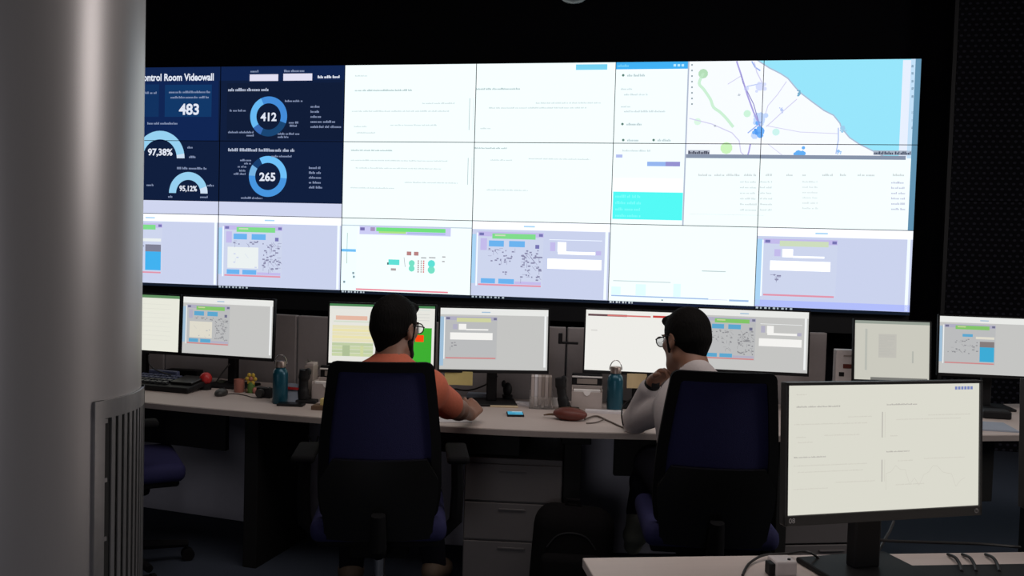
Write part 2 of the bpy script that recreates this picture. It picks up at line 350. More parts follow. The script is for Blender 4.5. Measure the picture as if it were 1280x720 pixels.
def diagram(g, T):
    k = whites(1.05); g.rect(0, 0, 1, 1, k, 0); g.rect(0, .09, 1, .102, rgb(190, 206, 222), 1)
    g.rect(0, .958, 1, 1, rgb(22, 30, 44), 2); [g.rect(.01+.024*i, .963, .026+.024*i-.006*(i % 2), .985, rgb(176, 190, 200), 3) for i in range(8)]
    g.rect(.14, .10, .84, .21, rgb(206, 206, 246), 1); g.rect(.27, .115, .80, .165, rgb(116, 226, 130), 2); g.rect(.29, .165, .50, .19, rgb(172, 228, 130), 2); g.rect(.51, .17, .80, .195, rgb(178, 188, 236), 2)
    g.rect(.145, .12, .18, .16, rgb(120, 112, 176), 3); g.rect(.225, .115, .26, .165, rgb(168, 150, 190), 3)
    g.rect(0, .11, .12, .95, rgb(226, 246, 255, 1.2), 1); g.line([(.045, .2), (.045, .6)], .006, rgb(170, 190, 170), 2); g.rect(0, .41, .115, .445, rgb(118, 194, 246), 3)
    for x, y in ((.02, .83), (.09, .71), (.095, .76)): g.rect(x, y, x+.016, y+.03, rgb(140, 160, 165), 3)
    c1, c2 = rgb(96, 226, 216), rgb(120, 226, 200)
    g.rect(.37, .53, .455, .60, c1, 2); g.rect(.36, .57, .372, .60, rgb(70, 110, 110), 3); g.rect(.39, .645, .43, .675, rgb(176, 160, 160), 3)
    g.disc(.55, .57, .028, c2, 2); g.disc(.55, .64, .028, c2, 2); g.rect(.535, .57, .565, .64, c2, 2); g.disc(.70, .57, .034, c1, 2); g.disc(.70, .65, .034, c2, 2)
    for x in (.51, .565): g.rect(x, .42, x+.035, .47, rgb(186, 132, 132), 3)
    for x, cc in ((.595, rgb(176, 150, 150)), (.618, rgb(186, 176, 170)), (.636, rgb(220, 120, 120))):
        for i in range(6): g.rect(x, .53+.028*i, x+.010, .55+.028*i, cc, 3)
    for x, y, x1 in ((.62, .49, .66), (.68, .485, .73), (.78, .47, .805), (.78, .53, .80)): g.rect(x, y, x1, y+.012, rgb(150, 140, 146), 3)
    g.line([(.49, .5), (.50, .62)], .005, rgb(170, 170, 176), 3); g.rect(.12, .925, .83, .945, rgb(236, 140, 156), 2)
def lines_page(g, T):
    g.rect(0, 0, 1, 1, whites(1.06), 0); g.rect(0, .958, 1, 1, rgb(26, 34, 56), 2); [g.rect(.01+.022*i, .955, .024+.022*i-.006*(i % 2), .985, rgb(190, 200, 206), 3) for i in range(8)]
    g.rect(.02, .885, .69, .90, rgb(162, 190, 232), 2); g.rect(.69, .893, .82, .90, rgb(214, 214, 240), 2); g.rect(.83, .888, .96, .91, rgb(160, 190, 232), 2)
    g.rect(.03, .70, .43, .712, rgb(205, 220, 222), 2); g.rect(.64, .545, .80, .556, rgb(190, 206, 208), 2)
    for x0, x1, y0 in ((.02, .085, .78), (.19, .26, .74), (.45, .50, .72)): g.rect(x0, y0, x1, .88, rgb(214, 244, 255, 1.15), 2)
    g.rect(.37, .92, .382, .935, rgb(120, 140, 150), 3)
def sheet(g):
    g.rect(0, 0, 1, 1, rgb(230, 229, 222), 0); g.rect(0, 0, 1, .04, rgb(74, 130, 84), 1); g.rect(.02, .06, .96, .085, rgb(222, 226, 220), 1)
    g.rect(.06, .20, .36, .27, rgb(228, 184, 164), 2); g.rect(.04, .285, .42, .31, rgb(214, 222, 206), 2)
    for i in range(5): g.rect(.03, .36+.058*i, .44, .412+.058*i, rgb(234, 226, 176) if i % 2 else rgb(230, 224, 188), 2)
    for i in range(4): g.rect(.03, .655+.058*i, .42, .707+.058*i, rgb(200, 212, 168) if i % 2 else rgb(190, 204, 164), 2)
    g.rect(.13, .70, .20, .88, rgb(174, 190, 150), 3); g.rect(.30, .70, .33, .88, rgb(206, 214, 160), 3)
    for i in range(3): g.rect(.70, .14+.05*i, .95, .148+.05*i, rgb(206, 206, 202), 2)
    g.rect(.80, .37, .975, 1, rgb(62, 174, 50), 2); g.rect(.82, .49, .90, .605, rgb(250, 74, 20), 3)
def blank_page(g, kind):
    if kind == 'red':
        g.rect(0, 0, 1, 1, rgb(238, 237, 232), 0); g.rect(.02, .065, .38, .10, rgb(104, 78, 82), 1); g.rect(.2, .07, .60, .095, rgb(214, 120, 116), 2); g.rect(.62, .06, .76, .095, rgb(196, 60, 56), 2); g.rect(.76, .06, .86, .095, rgb(60, 50, 54), 2); g.rect(.86, .065, 1, .09, rgb(226, 150, 146), 2)
        g.rect(.05, .33, .11, .345, rgb(210, 208, 204), 2)
    if kind == 'green':
        g.rect(0, 0, 1, 1, rgb(232, 232, 220), 0); g.rect(0, 0, 1, .05, rgb(96, 140, 96), 1)
        for i in range(9): g.rect(.1, .16+.08*i, .9, .165+.08*i, rgb(218, 218, 208), 1)
    if kind == 'doc':
        g.rect(0, 0, 1, 1, rgb(202, 201, 190), 0); g.rect(0, 0, 1, .05, rgb(150, 158, 148), 1); g.rect(.14, .14, .17, .84, rgb(184, 186, 178), 1); g.rect(.32, .22, .56, .62, rgb(192, 190, 182), 1)
        for i in range(13): g.rect(.33, .25+.027*i, .33+random.uniform(.1, .21), .256+.027*i, rgb(182, 182, 176), 2)
        g.rect(.77, .5, .79, .7, rgb(178, 180, 172), 1); g.rect(.22, .955, .98, 1, rgb(120, 120, 116), 1)
def report_page(g, k, wall=False):
    a, b = (rgb(206, 220, 222, k), rgb(176, 196, 198, k)) if wall else (rgb(206, 203, 192), rgb(176, 172, 166))
    g.greek(.04, .165, .26, .010*g.s[1]*1.3, b); g.greek(.50, .16, .66, .010*g.s[1]*1.3, b); g.greek(.03, .555, .19, .011*g.s[1], b); g.greek(.50, .535, .62, .011*g.s[1], b)
    for x, y, x1 in ((.04, .07, .09), (.3, .25, .42), (.03, .30, .40), (.04, .40, .09), (.05, .44, .12), (.18, .39, .36), (.55, .28, .9), (.52, .41, .56), (.72, .25, .95)): g.greek(x, y, x1, .010*g.s[1], a)
    for x, y, x1 in ((.03, .62, .4), (.05, .67, .38), (.03, .80, .2), (.24, .76, .44), (.56, .61, .64), (.70, .60, .92), (.55, .80, .7)): g.greek(x, y, x1, .009*g.s[1], a)
    for y0, y1 in ((.22, .42), (.60, .77)): g.line([(.478, y0), (.478, y1)], .0022*g.s[0]*(1 if wall else 2), b, 2); g.line([(.492, y0), (.492, y1)], .0012*g.s[0]*(1 if wall else 2), a, 2)
    P = [(.50, .84)]; 
    for i in range(18): P.append((.50+.025*i, .80-.11*random.random()-.05*math.sin(i*.7)))
    if not wall: g.line(P, .0018*g.s[0], a, 2)

# ------------------------------------------------------------------ room shell
PW, PH = 1.2136, 0.6846                       # one display panel
TOP = CAM[2] + 1.6188                         # top of the video wall; its plane is y = 0
def struct(name, b, m, **k):
    o = b.make(name, m, **k); o['kind'] = 'structure'; return o
struct('floor', B().box((3.5, -4.6, -0.05), (13, 11.4, 0.1)), 'carpet')
struct('ceiling', B().box((3.5, -4.6, 4.05), (13, 11.4, 0.1)), 'ceil')
struct('wall_left', B().box((-3.0, -4.6, 2.0), (0.1, 11.4, 4.0)), 'wallblack')
struct('wall_right', B().box((9.9, -4.6, 2.0), (0.1, 11.4, 4.0)), 'wallblack')
wb = struct('wall_back', B().box((3.5, 0.55, 2.0), (12.9, 0.1, 4.0)), 'wallblack')
# perforated cladding panels on the wall beside the displays, each its own sheet
px0 = 6.35
for i in range(5):
    for j in range(2):
        p = B().box((0, 0, 0), (0.597, 0.03, 1.995), 0.001).make('perforated_panel', 'perf', wb)
        p.location = (px0+0.30+0.60*i, 0.10, 1.0+2.0*j)
struct('trim_1', B().box((6.33, 0.10, 2.0), (0.03, 0.06, 4.0)), 'frameblack')

# ------------------------------------------------------------------ round column with a vent grille
CR = 0.25; CC = Vector((CAM[0]-2.08*math.sin(0.70), CAM[1]+2.08*math.cos(0.70), 0.0))
col = thing('column', 'round grey metal column with a slatted vent at the left edge', 'column', CC, kind='structure')
prof = [(CR, 0.0), (CR, 4.0)]
B().lathe(prof, n=96).make('shaft', 'column', col, smooth=True)
def on_col(phi, z, r):    # phi: degrees round from the side that faces the camera, towards the right
    u = Vector((math.sin(.70), -math.cos(.70), 0)); v = Vector((math.cos(.70), math.sin(.70), 0)); p = math.radians(phi)
    return (u*math.cos(p)+v*math.sin(p))*r + Vector((0, 0, z))
def arc_strip(p0, p1, z0, z1, r0, r1, n):
    b = B(); vs = []; fs = []
    for i in range(n+1):
        ph = p0+(p1-p0)*i/n
        vs += [on_col(ph, z0, r0), on_col(ph, z1, r0), on_col(ph, z1, r1), on_col(ph, z0, r1)]
    for i in range(n):
        for k in range(4): fs.append((4*i+k, 4*i+(k+1) % 4, 4*i+4+(k+1) % 4, 4*i+4+k))
    fs += [(0, 1, 2, 3), (4*n+3, 4*n+2, 4*n+1, 4*n)]
    return b.add(vs, fs)
VA, VB, VZ0, VZ1 = 34.5, 86.0, 0.22, 1.19
arc_strip(VA, VB, VZ0, VZ1, CR-.01, CR+.001, 16).make('vent_recess', 'hollow', col)
vf = arc_strip(VA, VB, VZ1-.035, VZ1, CR, CR+.006, 16).make('vent_top_rail', 'grille', col)
arc_strip(VA, VB, VZ0, VZ0+.035, CR, CR+.006, 16).make('vent_bottom_rail', 'grille', col)
arc_strip(VA, VA+5.2, VZ0, VZ1, CR, CR+.007, 3).make('vent_side_rail', 'grille', col)
arc_strip(VB-5.0, VB, VZ0, VZ1, CR, CR+.007, 3).make('vent_side_rail', 'grille', col)
for i in range(9):
    ph = VA+9.6+4.35*i
    arc_strip(ph, ph+2.3, VZ0+.035, VZ1-.035, CR+.0005, CR+.005, 2).make('slat', 'grille', col)
for i in range(8):
    arc_strip(VA+5.4, VA+7.4, VZ0+.12+.115*i, VZ0+.128+.115*i, CR+.0005, CR+.004, 1).make('clip', 'grille', col)

# ------------------------------------------------------------------ video wall: 6 x 3 panels, one part each
vw = thing('video_wall', 'wall of thin bezel display panels showing dashboards and a map', 'video wall', (2.43, 0.0, TOP-3*PH))
B().box((2.427, 0.17, TOP-1.5*PH), (6*PW+.02, 0.22, 3*PH+.02)).make('support_frame', 'frameblack', vw, world=True)
B().box((2.427, 0.17, TOP-3*PH-.09), (6*PW+.02, 0.20, .16)).make('bottom_rail', 'frameblack', vw, world=True)
def W(x, y):                                   # photo point -> metres on the display plane, from the first full seam
    p = at_y(x, y, 0.0); return (p[0], TOP-p[2])
g = G()
def wr(x0, y0, x1, y1, c, L=1):                # a picture rectangle given by its two corners
    a, b = W(x0, y0), W(x1, y1); g.rect(a[0], a[1], b[0], b[1], c, L)
def wl(pts, wd, c, L=2): g.line([W(*p) for p in pts], wd, c, L)
def wt(t, x, y, h, c, bold=True, align='c', width=None): a = W(x, y); g.text(t, a[0], a[1], h, c, bold, 5, align, width)
def wg(x0, y, x1, c, h=.022, L=5): a = W(x0, y); b = W(x1, y); g.greek(a[0], a[1], b[0], h, c, L)
DK, DK2 = rgb(17, 31, 62), rgb(15, 27, 54)
g.rect(-PW, 0, PW, 2*PH, DK, 0)
g.rect(-PW, 0, PW, .11+.02, rgb(17, 36, 78), 1); g.rect(-.95, .13, -.02, PH, rgb(17, 38, 84), 1)
g.rect(-PW, 2*PH-.125, PW, 2*PH, rgb(208, 214, 240), 2)
LT = rgb(226, 232, 246); LG = rgb(132, 146, 178)
g.text('Control Room Videowall', *W(267, 96), .062, LT, True, 5, 'r', W(267, 96)[0]-W(182.5, 96)[0]+.085)
wr(206, 106, 264, 146, rgb(18, 56, 104), 2); wr(120, 106, 198, 146, rgb(18, 50, 96), 2)
wg(211, 115, 262, LG); wg(213, 121.5, 260, LG); wg(160, 116, 195, LG); wt('483', 236, 136.5, .095, LT, width=.205)
wg(184, 154, 222, LG); 
def gauge(x, y, R0, R1, lab, lh, lwid, lx, ly, knob):
    c = W(x, y); g.ring(c[0], c[1], R0, R1, -90, knob, rgb(150, 208, 240), 3, 44); g.ring(c[0], c[1], R0, R1, knob, 90, rgb(206, 224, 244), 3, 44)
    if lab: wt(lab, lx, ly, lh, LT, width=lwid)
gauge(199.5, 197.5, .175, .255, '97,38%', .060, .255, 200, 190, 80)
gauge(235, 241.5, .125, .198, '95,12%', .048, .180, 235, 235.5, 70)
gauge(150, 237, .125, .198, None, .048, .180, 150, 232, 70)
wg(221, 210, 258, LG); wg(234, 184, 240, LG); wg(236, 196, 244, LG); wg(183, 231, 191, LG); wg(259, 231.5, 267, LG); wg(210, 245.5, 216, LG); wg(250, 246, 259, LG)
wr(312, 93, 347.5, 101, rgb(226, 224, 244), 3); wr(354, 92, 390, 100.5, rgb(226, 224, 244), 3); wg(313, 89, 323, LG); wg(355, 88.5, 380, LG); wg(397, 96, 425, LT, .026)
wr(284, 104, 426, 175, rgb(17, 29, 56), 1); wg(285, 112, 335, rgb(176, 186, 208), .030); wg(285, 187, 369, rgb(176, 186, 208), .030)
def donut(x, y, r0, r1, segs):
    c = W(x, y)
    for a0, a1, cc in segs: g.ring(c[0], c[1], r0, r1, a0, a1, cc, 3, 60)
donut(335.5, 145.5, .120, .182, ((-25, 110, rgb(68, 140, 216)), (110, 205, rgb(26, 70, 116)), (205, 235, rgb(56, 106, 178)), (235, 335, rgb(104, 186, 244))))
donut(334.5, 220.5, .125, .187, ((-27, 95, rgb(110, 192, 248)), (95, 272, rgb(72, 150, 224)), (272, 304, rgb(120, 180, 226)), (304, 333, rgb(24, 62, 110))))
wt('412', 335.5, 146, .072, LT, width=.158); wt('265', 334, 221, .072, LT, width=.158)
for a in ((356, 126, 378), (287, 138, 308), (361, 153, 372), (362, 157, 371), (285, 165, 316), (308, 169, 316), (347, 167, 374), (347, 171, 360), (339, 195, 364), (300, 200, 313), (305, 204, 313), (297, 208, 308), (299, 213, 308), (292, 217, 307), (301, 247, 328)): wg(*a, LG, .020)
for i, x1 in enumerate((399, 399, 401, 418, 426)): wg(388, 133+6.3*i, x1, LG, .022)
for i in range(5): wg(386, 209.5+6.1*i, 402, LG, .022)
g.rect(PW, 0, 3*PW, 2*PH, whites(1.06), 0)
rp = G(PW, 0, 2*PW, 2*PH); rp.p = g.p; report_page(rp, 1.0, True); wr(720, 80.5, 759, 87, rgb(120, 212, 244), 3)
# narrow task list, map and table
xs = W(858.5, 120)[0]
g.rect(3*PW, 0, 5*PW, 2*PH, whites(1.06), 0); g.rect(3*PW, 0, xs, .062, rgb(66, 178, 246), 2); wg(772, 82, 786, rgb(120, 210, 250)); wr(842, 80, 845, 83, rgb(190, 236, 255), 3); wr(847, 80, 850, 83, rgb(190, 236, 255), 3); wr(852, 80, 855, 83, rgb(190, 236, 255), 3)
for x, y, x1 in ((784, 94, 806), (783, 155, 803), (784, 175, 800), (822, 175, 838)): wg(x, y, x1, rgb(186, 204, 208), .022); a = W(x-5, y); g.disc(a[0], a[1], .011, rgb(96, 130, 120), 4)
for x, y, x1 in ((776, 111, 790), (780, 118, 810), (776, 133, 788), (780, 139, 832), (778, 188, 812)): wg(x, y, x1, rgb(206, 220, 224), .018)
wr(770, 193, 778, 197, rgb(180, 190, 240), 3); wr(809, 202, 850, 208, rgb(150, 182, 240), 3); wr(832, 202, 850, 208, rgb(150, 146, 210), 4)
wr(766.5, 239.5, 852.5, 275.5, rgb(84, 250, 246), 2); wr(767, 222, 853, 239.5, rgb(232, 255, 255, 1.3), 2)
for i in range(4): wg(769, 245+8*i, 800, rgb(120, 255, 252), .026)
g.rect(xs, 0, xs+.012, 2*PH, rgb(180, 190, 210), 2)
mx0, my1 = xs+.012, W(900, 196)[1]
def mp(pts, c, L): g.poly([W(*p) for p in pts], c, L)
SEA = rgb(152, 230, 252)
g.rect(mx0, 0, 5*PW-.045, my1, rgb(244, 248, 255, 1.05), 2)
coast = [(945, 74), (962, 85), (976, 92), (985, 98), (995, 110), (1002, 117), (1015, 127), (1030, 138), (1042, 144), (1050, 154), (1052, 160), (1062, 172), (1074, 180), (1090, 188), (1106, 196)]
for a, b in zip(coast, coast[1:]): mp([(a[0], a[1]), (1143, a[1]), (1143, b[1]), (b[0], b[1])], SEA, 3)
mp([(945, 70), (1143, 70), (1143, 75), (945, 75)], SEA, 3); wr(1129, 75, 1136, 196, rgb(232, 240, 255), 4)
g.line([W(*p) for p in coast], .010, rgb(176, 190, 214), 4)
RD, RD2, PU = rgb(172, 164, 226), rgb(214, 212, 240), rgb(140, 136, 196)
for pts, wd, c in (([(921, 77), (926, 92), (934, 118), (942, 140), (950, 158)], .018, RD), ([(926, 93), (929, 104), (942, 130), (950, 158)], .010, PU), ([(943, 78), (946, 90), (953, 104), (955, 108)], .012, RD2),
        ([(983, 102), (972, 118), (960, 132), (957, 142)], .009, RD2), ([(996, 124), (980, 138), (965, 152), (958, 158)], .010, RD2), ([(958, 157), (1000, 165), (1048, 167)], .008, RD2), ([(1048, 160), (1048, 175), (1045, 192)], .012, rgb(176, 196, 240)),
        ([(862, 148), (890, 155), (915, 166), (924, 176), (926, 190), (932, 196)], .012, RD2), ([(938, 180), (936, 190), (934, 196)], .016, RD), ([(960, 180), (978, 194)], .007, RD2), ([(910, 105), (926, 95)], .009, RD2), ([(934, 108), (952, 104)], .010, rgb(182, 198, 244)), ([(935, 166), (945, 158), (952, 152)], .012, rgb(150, 176, 240)), ([(940, 77), (944, 84), (950, 88)], .014, rgb(150, 176, 240))):
    wl(pts, wd*.72, c, 5)
for pts in ([(879, 92), (874, 104), (880, 112), (888, 124), (892, 134), (900, 140), (908, 148), (916, 158)],): wl([(p[0], p[1]) for p in [tuple(v)[:2] for v in curve([(x, y, 0) for x, y in pts], 4)]], .024, rgb(206, 242, 214), 4)
for x, y, r, c in ((879, 92, .04, rgb(182, 224, 186)), (908, 185, .05, rgb(206, 246, 190)), (934, 142, .03, rgb(206, 246, 220)), (872, 152, .03, rgb(222, 250, 230)), (970, 165, .03, rgb(206, 246, 240))): a = W(x, y); g.disc(a[0], a[1], r, c, 4)
for x, y, r, c in ((949, 150, .08, rgb(196, 218, 255)), (950, 164, .062, rgb(110, 176, 250)), (946, 166, .03, rgb(76, 150, 240)), (998, 192, .048, rgb(100, 176, 246)), (1048, 189, .022, rgb(150, 196, 246)), (1053, 160, .03, rgb(160, 206, 236)), (999, 117, .022, rgb(120, 176, 206)), (950, 108, .06, rgb(216, 224, 255)), (894, 157, .012, rgb(170, 176, 190)), (924, 119, .012, rgb(196, 204, 214)), (977, 137, .02, rgb(190, 206, 246))):
    a = W(x, y); rr_ = random.Random(int(x*7+y))
    g.disc(a[0], a[1], r*.6, c, 5 if r < .07 else 4, 9)
    for _k in range(7): g.disc(a[0]+rr_.gauss(0, r*.5), a[1]+rr_.gauss(0, r*.5), r*rr_.uniform(.18, .42), c, 5 if r < .07 else 4, 7)
for y in range(8): wr(864, 80+7*y, 866, 82+7*y, rgb(150, 166, 170), 6)
for i, y in enumerate((81, 90, 100, 109, 119, 139, 149, 158)): wr(1139.5, y, 1142, y+3.2, rgb(126, 156, 180), 6)
g.rect(5*PW-.045, 0, 5*PW, 2*PH, rgb(98, 146, 176), 7); g.rect(5*PW-.078, 0, 5*PW-.045, my1, rgb(196, 226, 250), 6)
g.rect(mx0, my1-.02, 5*PW-.085, my1+.012, rgb(136, 148, 170), 6); wr(860, 187.5, 887, 193, rgb(176, 182, 196), 6); wr(1092, 188, 1140, 194, rgb(170, 180, 196), 6); wg(860.5, 190.4, 886, rgb(70, 74, 92), .026, 7); wg(1092.5, 191, 1139.5, rgb(76, 84, 106), .026, 7)
for x, x1 in ((873, 890), (893, 905), (908, 925), (930, 945), (957, 965), (983, 992), (1003, 1008), (1028, 1040), (1050, 1058), (1072, 1094), (1116, 1130)): wg(x, 218.5, x1, rgb(206, 214, 216), .020)
for i in range(6):
    y = 227+6.6*i
    for x, x1 in ((925, 945), (950, 965)): wg(x, y+.4*i, x1, rgb(214, 224, 226), .016)
    wg(1003, y, 1022, rgb(222, 230, 232), .016); wg(1114, y+1, 1131, rgb(196, 200, 222), .018)
wr(862, 267.5, 955, 269.2, rgb(186, 192, 196), 4); wr(1137.5, 229, 1138.8, 239, rgb(206, 130, 130), 6)
# bottom row, one page per panel
TW = tone(True)
for c, kind in ((-1, 'tank'), (0, 'map'), (2, 'plant'), (4, 'form')):
    s = G(c*PW, 2*PH, PW, PH); s.p = g.p; scada(s, TW, kind)
s = G(1*PW, 2*PH, PW, PH); s.p = g.p; diagram(s, TW)
s = G(3*PW, 2*PH, PW, PH); s.p = g.p; lines_page(s, TW)
g.rect(4*PW, 3*PH-.085, 5*PW, 3*PH-.03, rgb(178, 190, 252), 1)
BZ = 0.0026
for c in range(-1, 5):
    for r in range(3):
        x0, y0, x1, y1 = c*PW, r*PH, (c+1)*PW, (r+1)*PH
        b = B(); cx, cz = (x0+x1)/2, TOP-(y0+y1)/2
        b.box((cx, .045, cz), (PW-.001, .08, PH-.001))
        b.box((cx, 0.0015, TOP-y0-BZ/2), (PW-.001, .007, BZ)); b.box((cx, 0.0015, TOP-y1+BZ/2), (PW-.001, .007, BZ))
        b.box((x0+BZ/2, 0.0015, cz), (BZ, .007, PH-.001)); b.box((x1-BZ/2, 0.0015, cz), (BZ, .007, PH-.001))
        p = b.make('display_panel', 'bezel', vw, world=True)
        off = Vector(vw.location)
        gfx_mesh('screen', g.p, p, lambda x, y, L: (x-off.x, .0042-.0003*L, TOP-y-off.z), (x0+BZ, y0+BZ, x1-BZ, y1-BZ))

# ------------------------------------------------------------------ the long curved console desk
DZ = 0.735
front = [(0.2, -3.62), (1.0, -3.80), (1.82, -3.93), (2.33, -3.985), (2.8, -4.012), (3.3, -4.012), (3.65, -3.985), (4.06, -3.905), (4.75, -3.725), (5.66, -3.40), (6.5, -3.06), (7.2, -2.72)]
fr = [Vector((p.x, p.y)) for p in curve([(x, y, 0) for x, y in front], 5)]
def nrm(i):
    t = (fr[min(i+1, len(fr)-1)]-fr[max(i-1, 0)]).normalized(); return Vector((-t.y, t.x))
def off_line(d): return [p + nrm(i)*d for i, p in enumerate(fr)]
def at_front(x, d):            # a point d behind the desk's front edge at this x, and the edge's direction there
    L = off_line(d)
    for i in range(len(L)-1):
        if L[i].x <= x <= L[i+1].x:
            t = (x-L[i].x)/(L[i+1].x-L[i].x); p = L[i].lerp(L[i+1], t); e = (L[i+1]-L[i]).normalized(); return p, math.atan2(e.y, e.x)
dk = thing('console_desk', 'long curved console desk with a pale top on black panels', 'desk', (3.3, -3.6, 0))
def slab(d0, d1, z0, z1, i0=0, i1=None):
    a, c = off_line(d0)[i0:i1], off_line(d1)[i0:i1]; n = len(a); b = B()
    vs = [(p.x, p.y, z) for z in (z0, z1) for p in a] + [(p.x, p.y, z) for z in (z0, z1) for p in c]; fs = []
    for i in range(n-1): fs += [(i, i+1, n+i+1, n+i), (2*n+i, 3*n+i, 3*n+i+1, 2*n+i+1), (n+i, n+i+1, 3*n+i+1, 3*n+i), (i, 2*n+i, 2*n+i+1, i+1)]
    fs += [(0, n, 3*n, 2*n), (n-1, 3*n-1, 4*n-1, 2*n-1)]; return b.add(vs, fs)
slab(0.006, 0.80, DZ-.026, DZ).make('worktop', 'desk', dk, world=True)
slab(-.004, 0.006, DZ-.026, DZ-.002).make('edge_band', 'deskedge', dk, world=True)
def desk_panel(name, x, d0, d1, wid, z0, z1, m='deskblack'):
    p, a = at_front(x, (d0+d1)/2)
    return B().box((p.x, p.y, (z0+z1)/2), (wid, d1-d0, z1-z0), .003, Matrix.Rotation(a, 3, 'Z')).make(name, m, dk, world=True)
desk_panel('end_panel', 2.385, .05, .54, .07, 0, DZ-.027)
desk_panel('apron', 1.90, .10, .13, .62, .52, DZ-.027)
desk_panel('leg', 3.83, .12, .20, .075, 0, DZ-.027)
desk_panel('leg_bracket', 3.84, .10, .24, .13, DZ-.075, DZ-.028)
desk_panel('apron', 4.19, .10, .13, .36, .525, DZ-.027)
desk_panel('leg', 1.30, .12, .20, .075, 0, DZ-.027)
desk_panel('equipment_box', 3.42, .10, .55, .36, .60, DZ-.028)
desk_panel('end_panel', 4.66, .06, .62, .05, 0, DZ-.027)
desk_panel('apron', 5.3, .12, .15, .9, .40, DZ-.027)
desk_panel('leg', 5.95, .12, .2, .075, 0, DZ-.027)
for x0_, x1_ in ((.62, 1.34), (1.35, 2.34), (2.35, 3.0), (3.01, 3.7), (3.71, 4.4), (4.41, 5.02)):
    p0, _ = at_front(x0_, .64); p1, _ = at_front(x1_, .64); c_ = (p0+p1)/2; e_ = p1-p0
    B().box((c_.x, c_.y, .352), (e_.length-.004, .018, .70), .002, Matrix.Rotation(math.atan2(e_.y, e_.x), 3, 'Z')).make('back_panel', 'backpanel', dk, world=True)
# grey screen of upright panels along the back of the desk
pt = thing('desk_screen', 'grey panelled partition standing behind the console monitors', 'partition', (3.3, -3.2, 0))
bx = [0.55, 1.35, 2.22, 2.95, 3.70, 4.40, 5.04]
for x0, x1 in zip(bx, bx[1:]):
    p0, _ = at_front(x0, .85); p1, _ = at_front(x1, .85); c = (p0+p1)/2; e = p1-p0
    B().box((c.x, c.y, .555), (e.length-.008, .035, 1.11), .006, Matrix.Rotation(math.atan2(e.y, e.x), 3, 'Z')).make('panel', 'partition', pt, world=True)
lt = B(); a = at_d(700.5, 423, 4.58); lt.box(a, (.02, .02, .055), .004); lt.box((a[0]+.045, a[1]+.008, a[2]-.022), (.09, .012, .012), .003)
lt.make('latch', 'plastic', pt, world=True)

# ------------------------------------------------------------------ monitors
def monitor(label, x, y, zc, yaw, tilt, draw=None, zdesk=DZ, Wd=.531, Hd=.299, bez=.008, chin=.016, neck_w=.05, base=(.24, .19), group='desk monitors', neck_dx=0.0, mark=None, lit=True):
    root = thing('monitor', label, 'monitor', (x, y, zdesk), yaw, group)
    R3 = Matrix.Rotation(-tilt, 3, 'X'); c = Vector((0, 0, zc-zdesk))
    def P(u, v, d): return c + R3 @ Vector((u, d, v))
    b = B(); ow, oh, cz = Wd+2*bez, Hd+bez+chin, (bez-chin)/2
    b.box(c + R3 @ Vector((0, .019, cz)), (ow, .020, oh), .003, R3); b.box(c + R3 @ Vector((0, .038, cz)), (ow*.62, .024, oh*.66), .008, R3)
    for u, v, sx, sz in ((0, Hd/2+bez/2, ow, bez), (0, -Hd/2-chin/2, ow, chin), (-Wd/2-bez/2, cz, bez, oh), (Wd/2+bez/2, cz, bez, oh)):
        b.box(P(u, v, .008), (sx, .010, sz), .0012, R3, 1)
    h = b.make('housing', 'darkplastic' if mark else 'plastic', root)
    if draw:
        gg = G(0, 0, Wd, Hd); draw(gg)
        gfx_mesh('screen', gg.p, root, lambda px, py, L: tuple(P(px-Wd/2, Hd/2-py, .0082-.00025*L)))
    else: B().box(P(0, 0, .0085), (Wd, .003, Hd), 0, R3).make('screen', 'offscreen', root)
    top = P(0, 0, .05)
    B().box((neck_dx, .075, (top.z+.012)/2), (neck_w, .035, top.z-.012), .006).box((neck_dx, .062, top.z), (.09, .03, .09), .006).make('stand_neck', 'plastic', root)
    B().box((neck_dx, .06, .007), (base[0], base[1], .014), .005).make('stand_base', 'plastic', root)
    if mark:
        gm = G(); gm.text(mark, 0, 0, .0115, (1, 1, 1), False, 1, 'c')
        B_ = B()
        for t, _, L in gm.p: B_.add([tuple(P(-Wd/2+.010+px_, -Hd/2-chin/2+.001-py_, .0026)) for px_, py_ in t], [(0, 1, 2)])
        B_.make('number_sticker', 'lettering', h)
        B_ = B(); B_.add([tuple(P(Wd/2-.010+.006*math.cos(k*math.pi/8), -Hd/2-chin/2+.006*math.sin(k*math.pi/8), .0026)) for k in range(16)], [tuple(range(16))]); B_.make('logo', 'logo', h)
        B_ = B()
        for x_, h_ in ((-.0022, .0065), (.0003, .0045), (.0022, .0065)): B_.box(P(Wd/2-.010+x_, -Hd/2-chin/2+(.0008 if x_ < 0 else -.0008), .0022), (.0008, .0006, h_), 0, R3)
        B_.make('logo_strokes', 'bezel', h)
    return root
TM = tone(False)
monitor('widescreen monitor half hidden by the column, showing a pale page with green top edge', 1.388, -3.365, 1.055, -.06, .03, lambda q: blank_page(q, 'green'))
monitor('leftmost monitor seen whole, showing a plant scheme with a cream box', 1.943, -3.404, 1.055, -.06, .03, lambda q: scada(q, TM, 'map', False))
monitor('widescreen monitor behind the head of the man in orange, showing a coloured spreadsheet', 2.803, -3.426, 1.057, .183, .03, sheet)
monitor('widescreen monitor right of the man in orange, showing a form with white fields', 3.386, -3.436, 1.061, .30, .05, lambda q: scada(q, TM, 'form', False))
monitor('widescreen monitor left of the man in white, showing a blank page with a red strip', 4.081, -3.267, 1.067, .083, .05, lambda q: blank_page(q, 'red'))
monitor('monitor right of the head of the man in white, showing a plant scheme', 4.631, -3.15, 1.088, .043, .06, lambda q: scada(q, TM, 'plant', False))
monitor('squarish monitor above the large front screen, showing a pale grey document', 5.342, -2.874, 1.044, .149, .08, lambda q: blank_page(q, 'doc'), Wd=.376, Hd=.301)
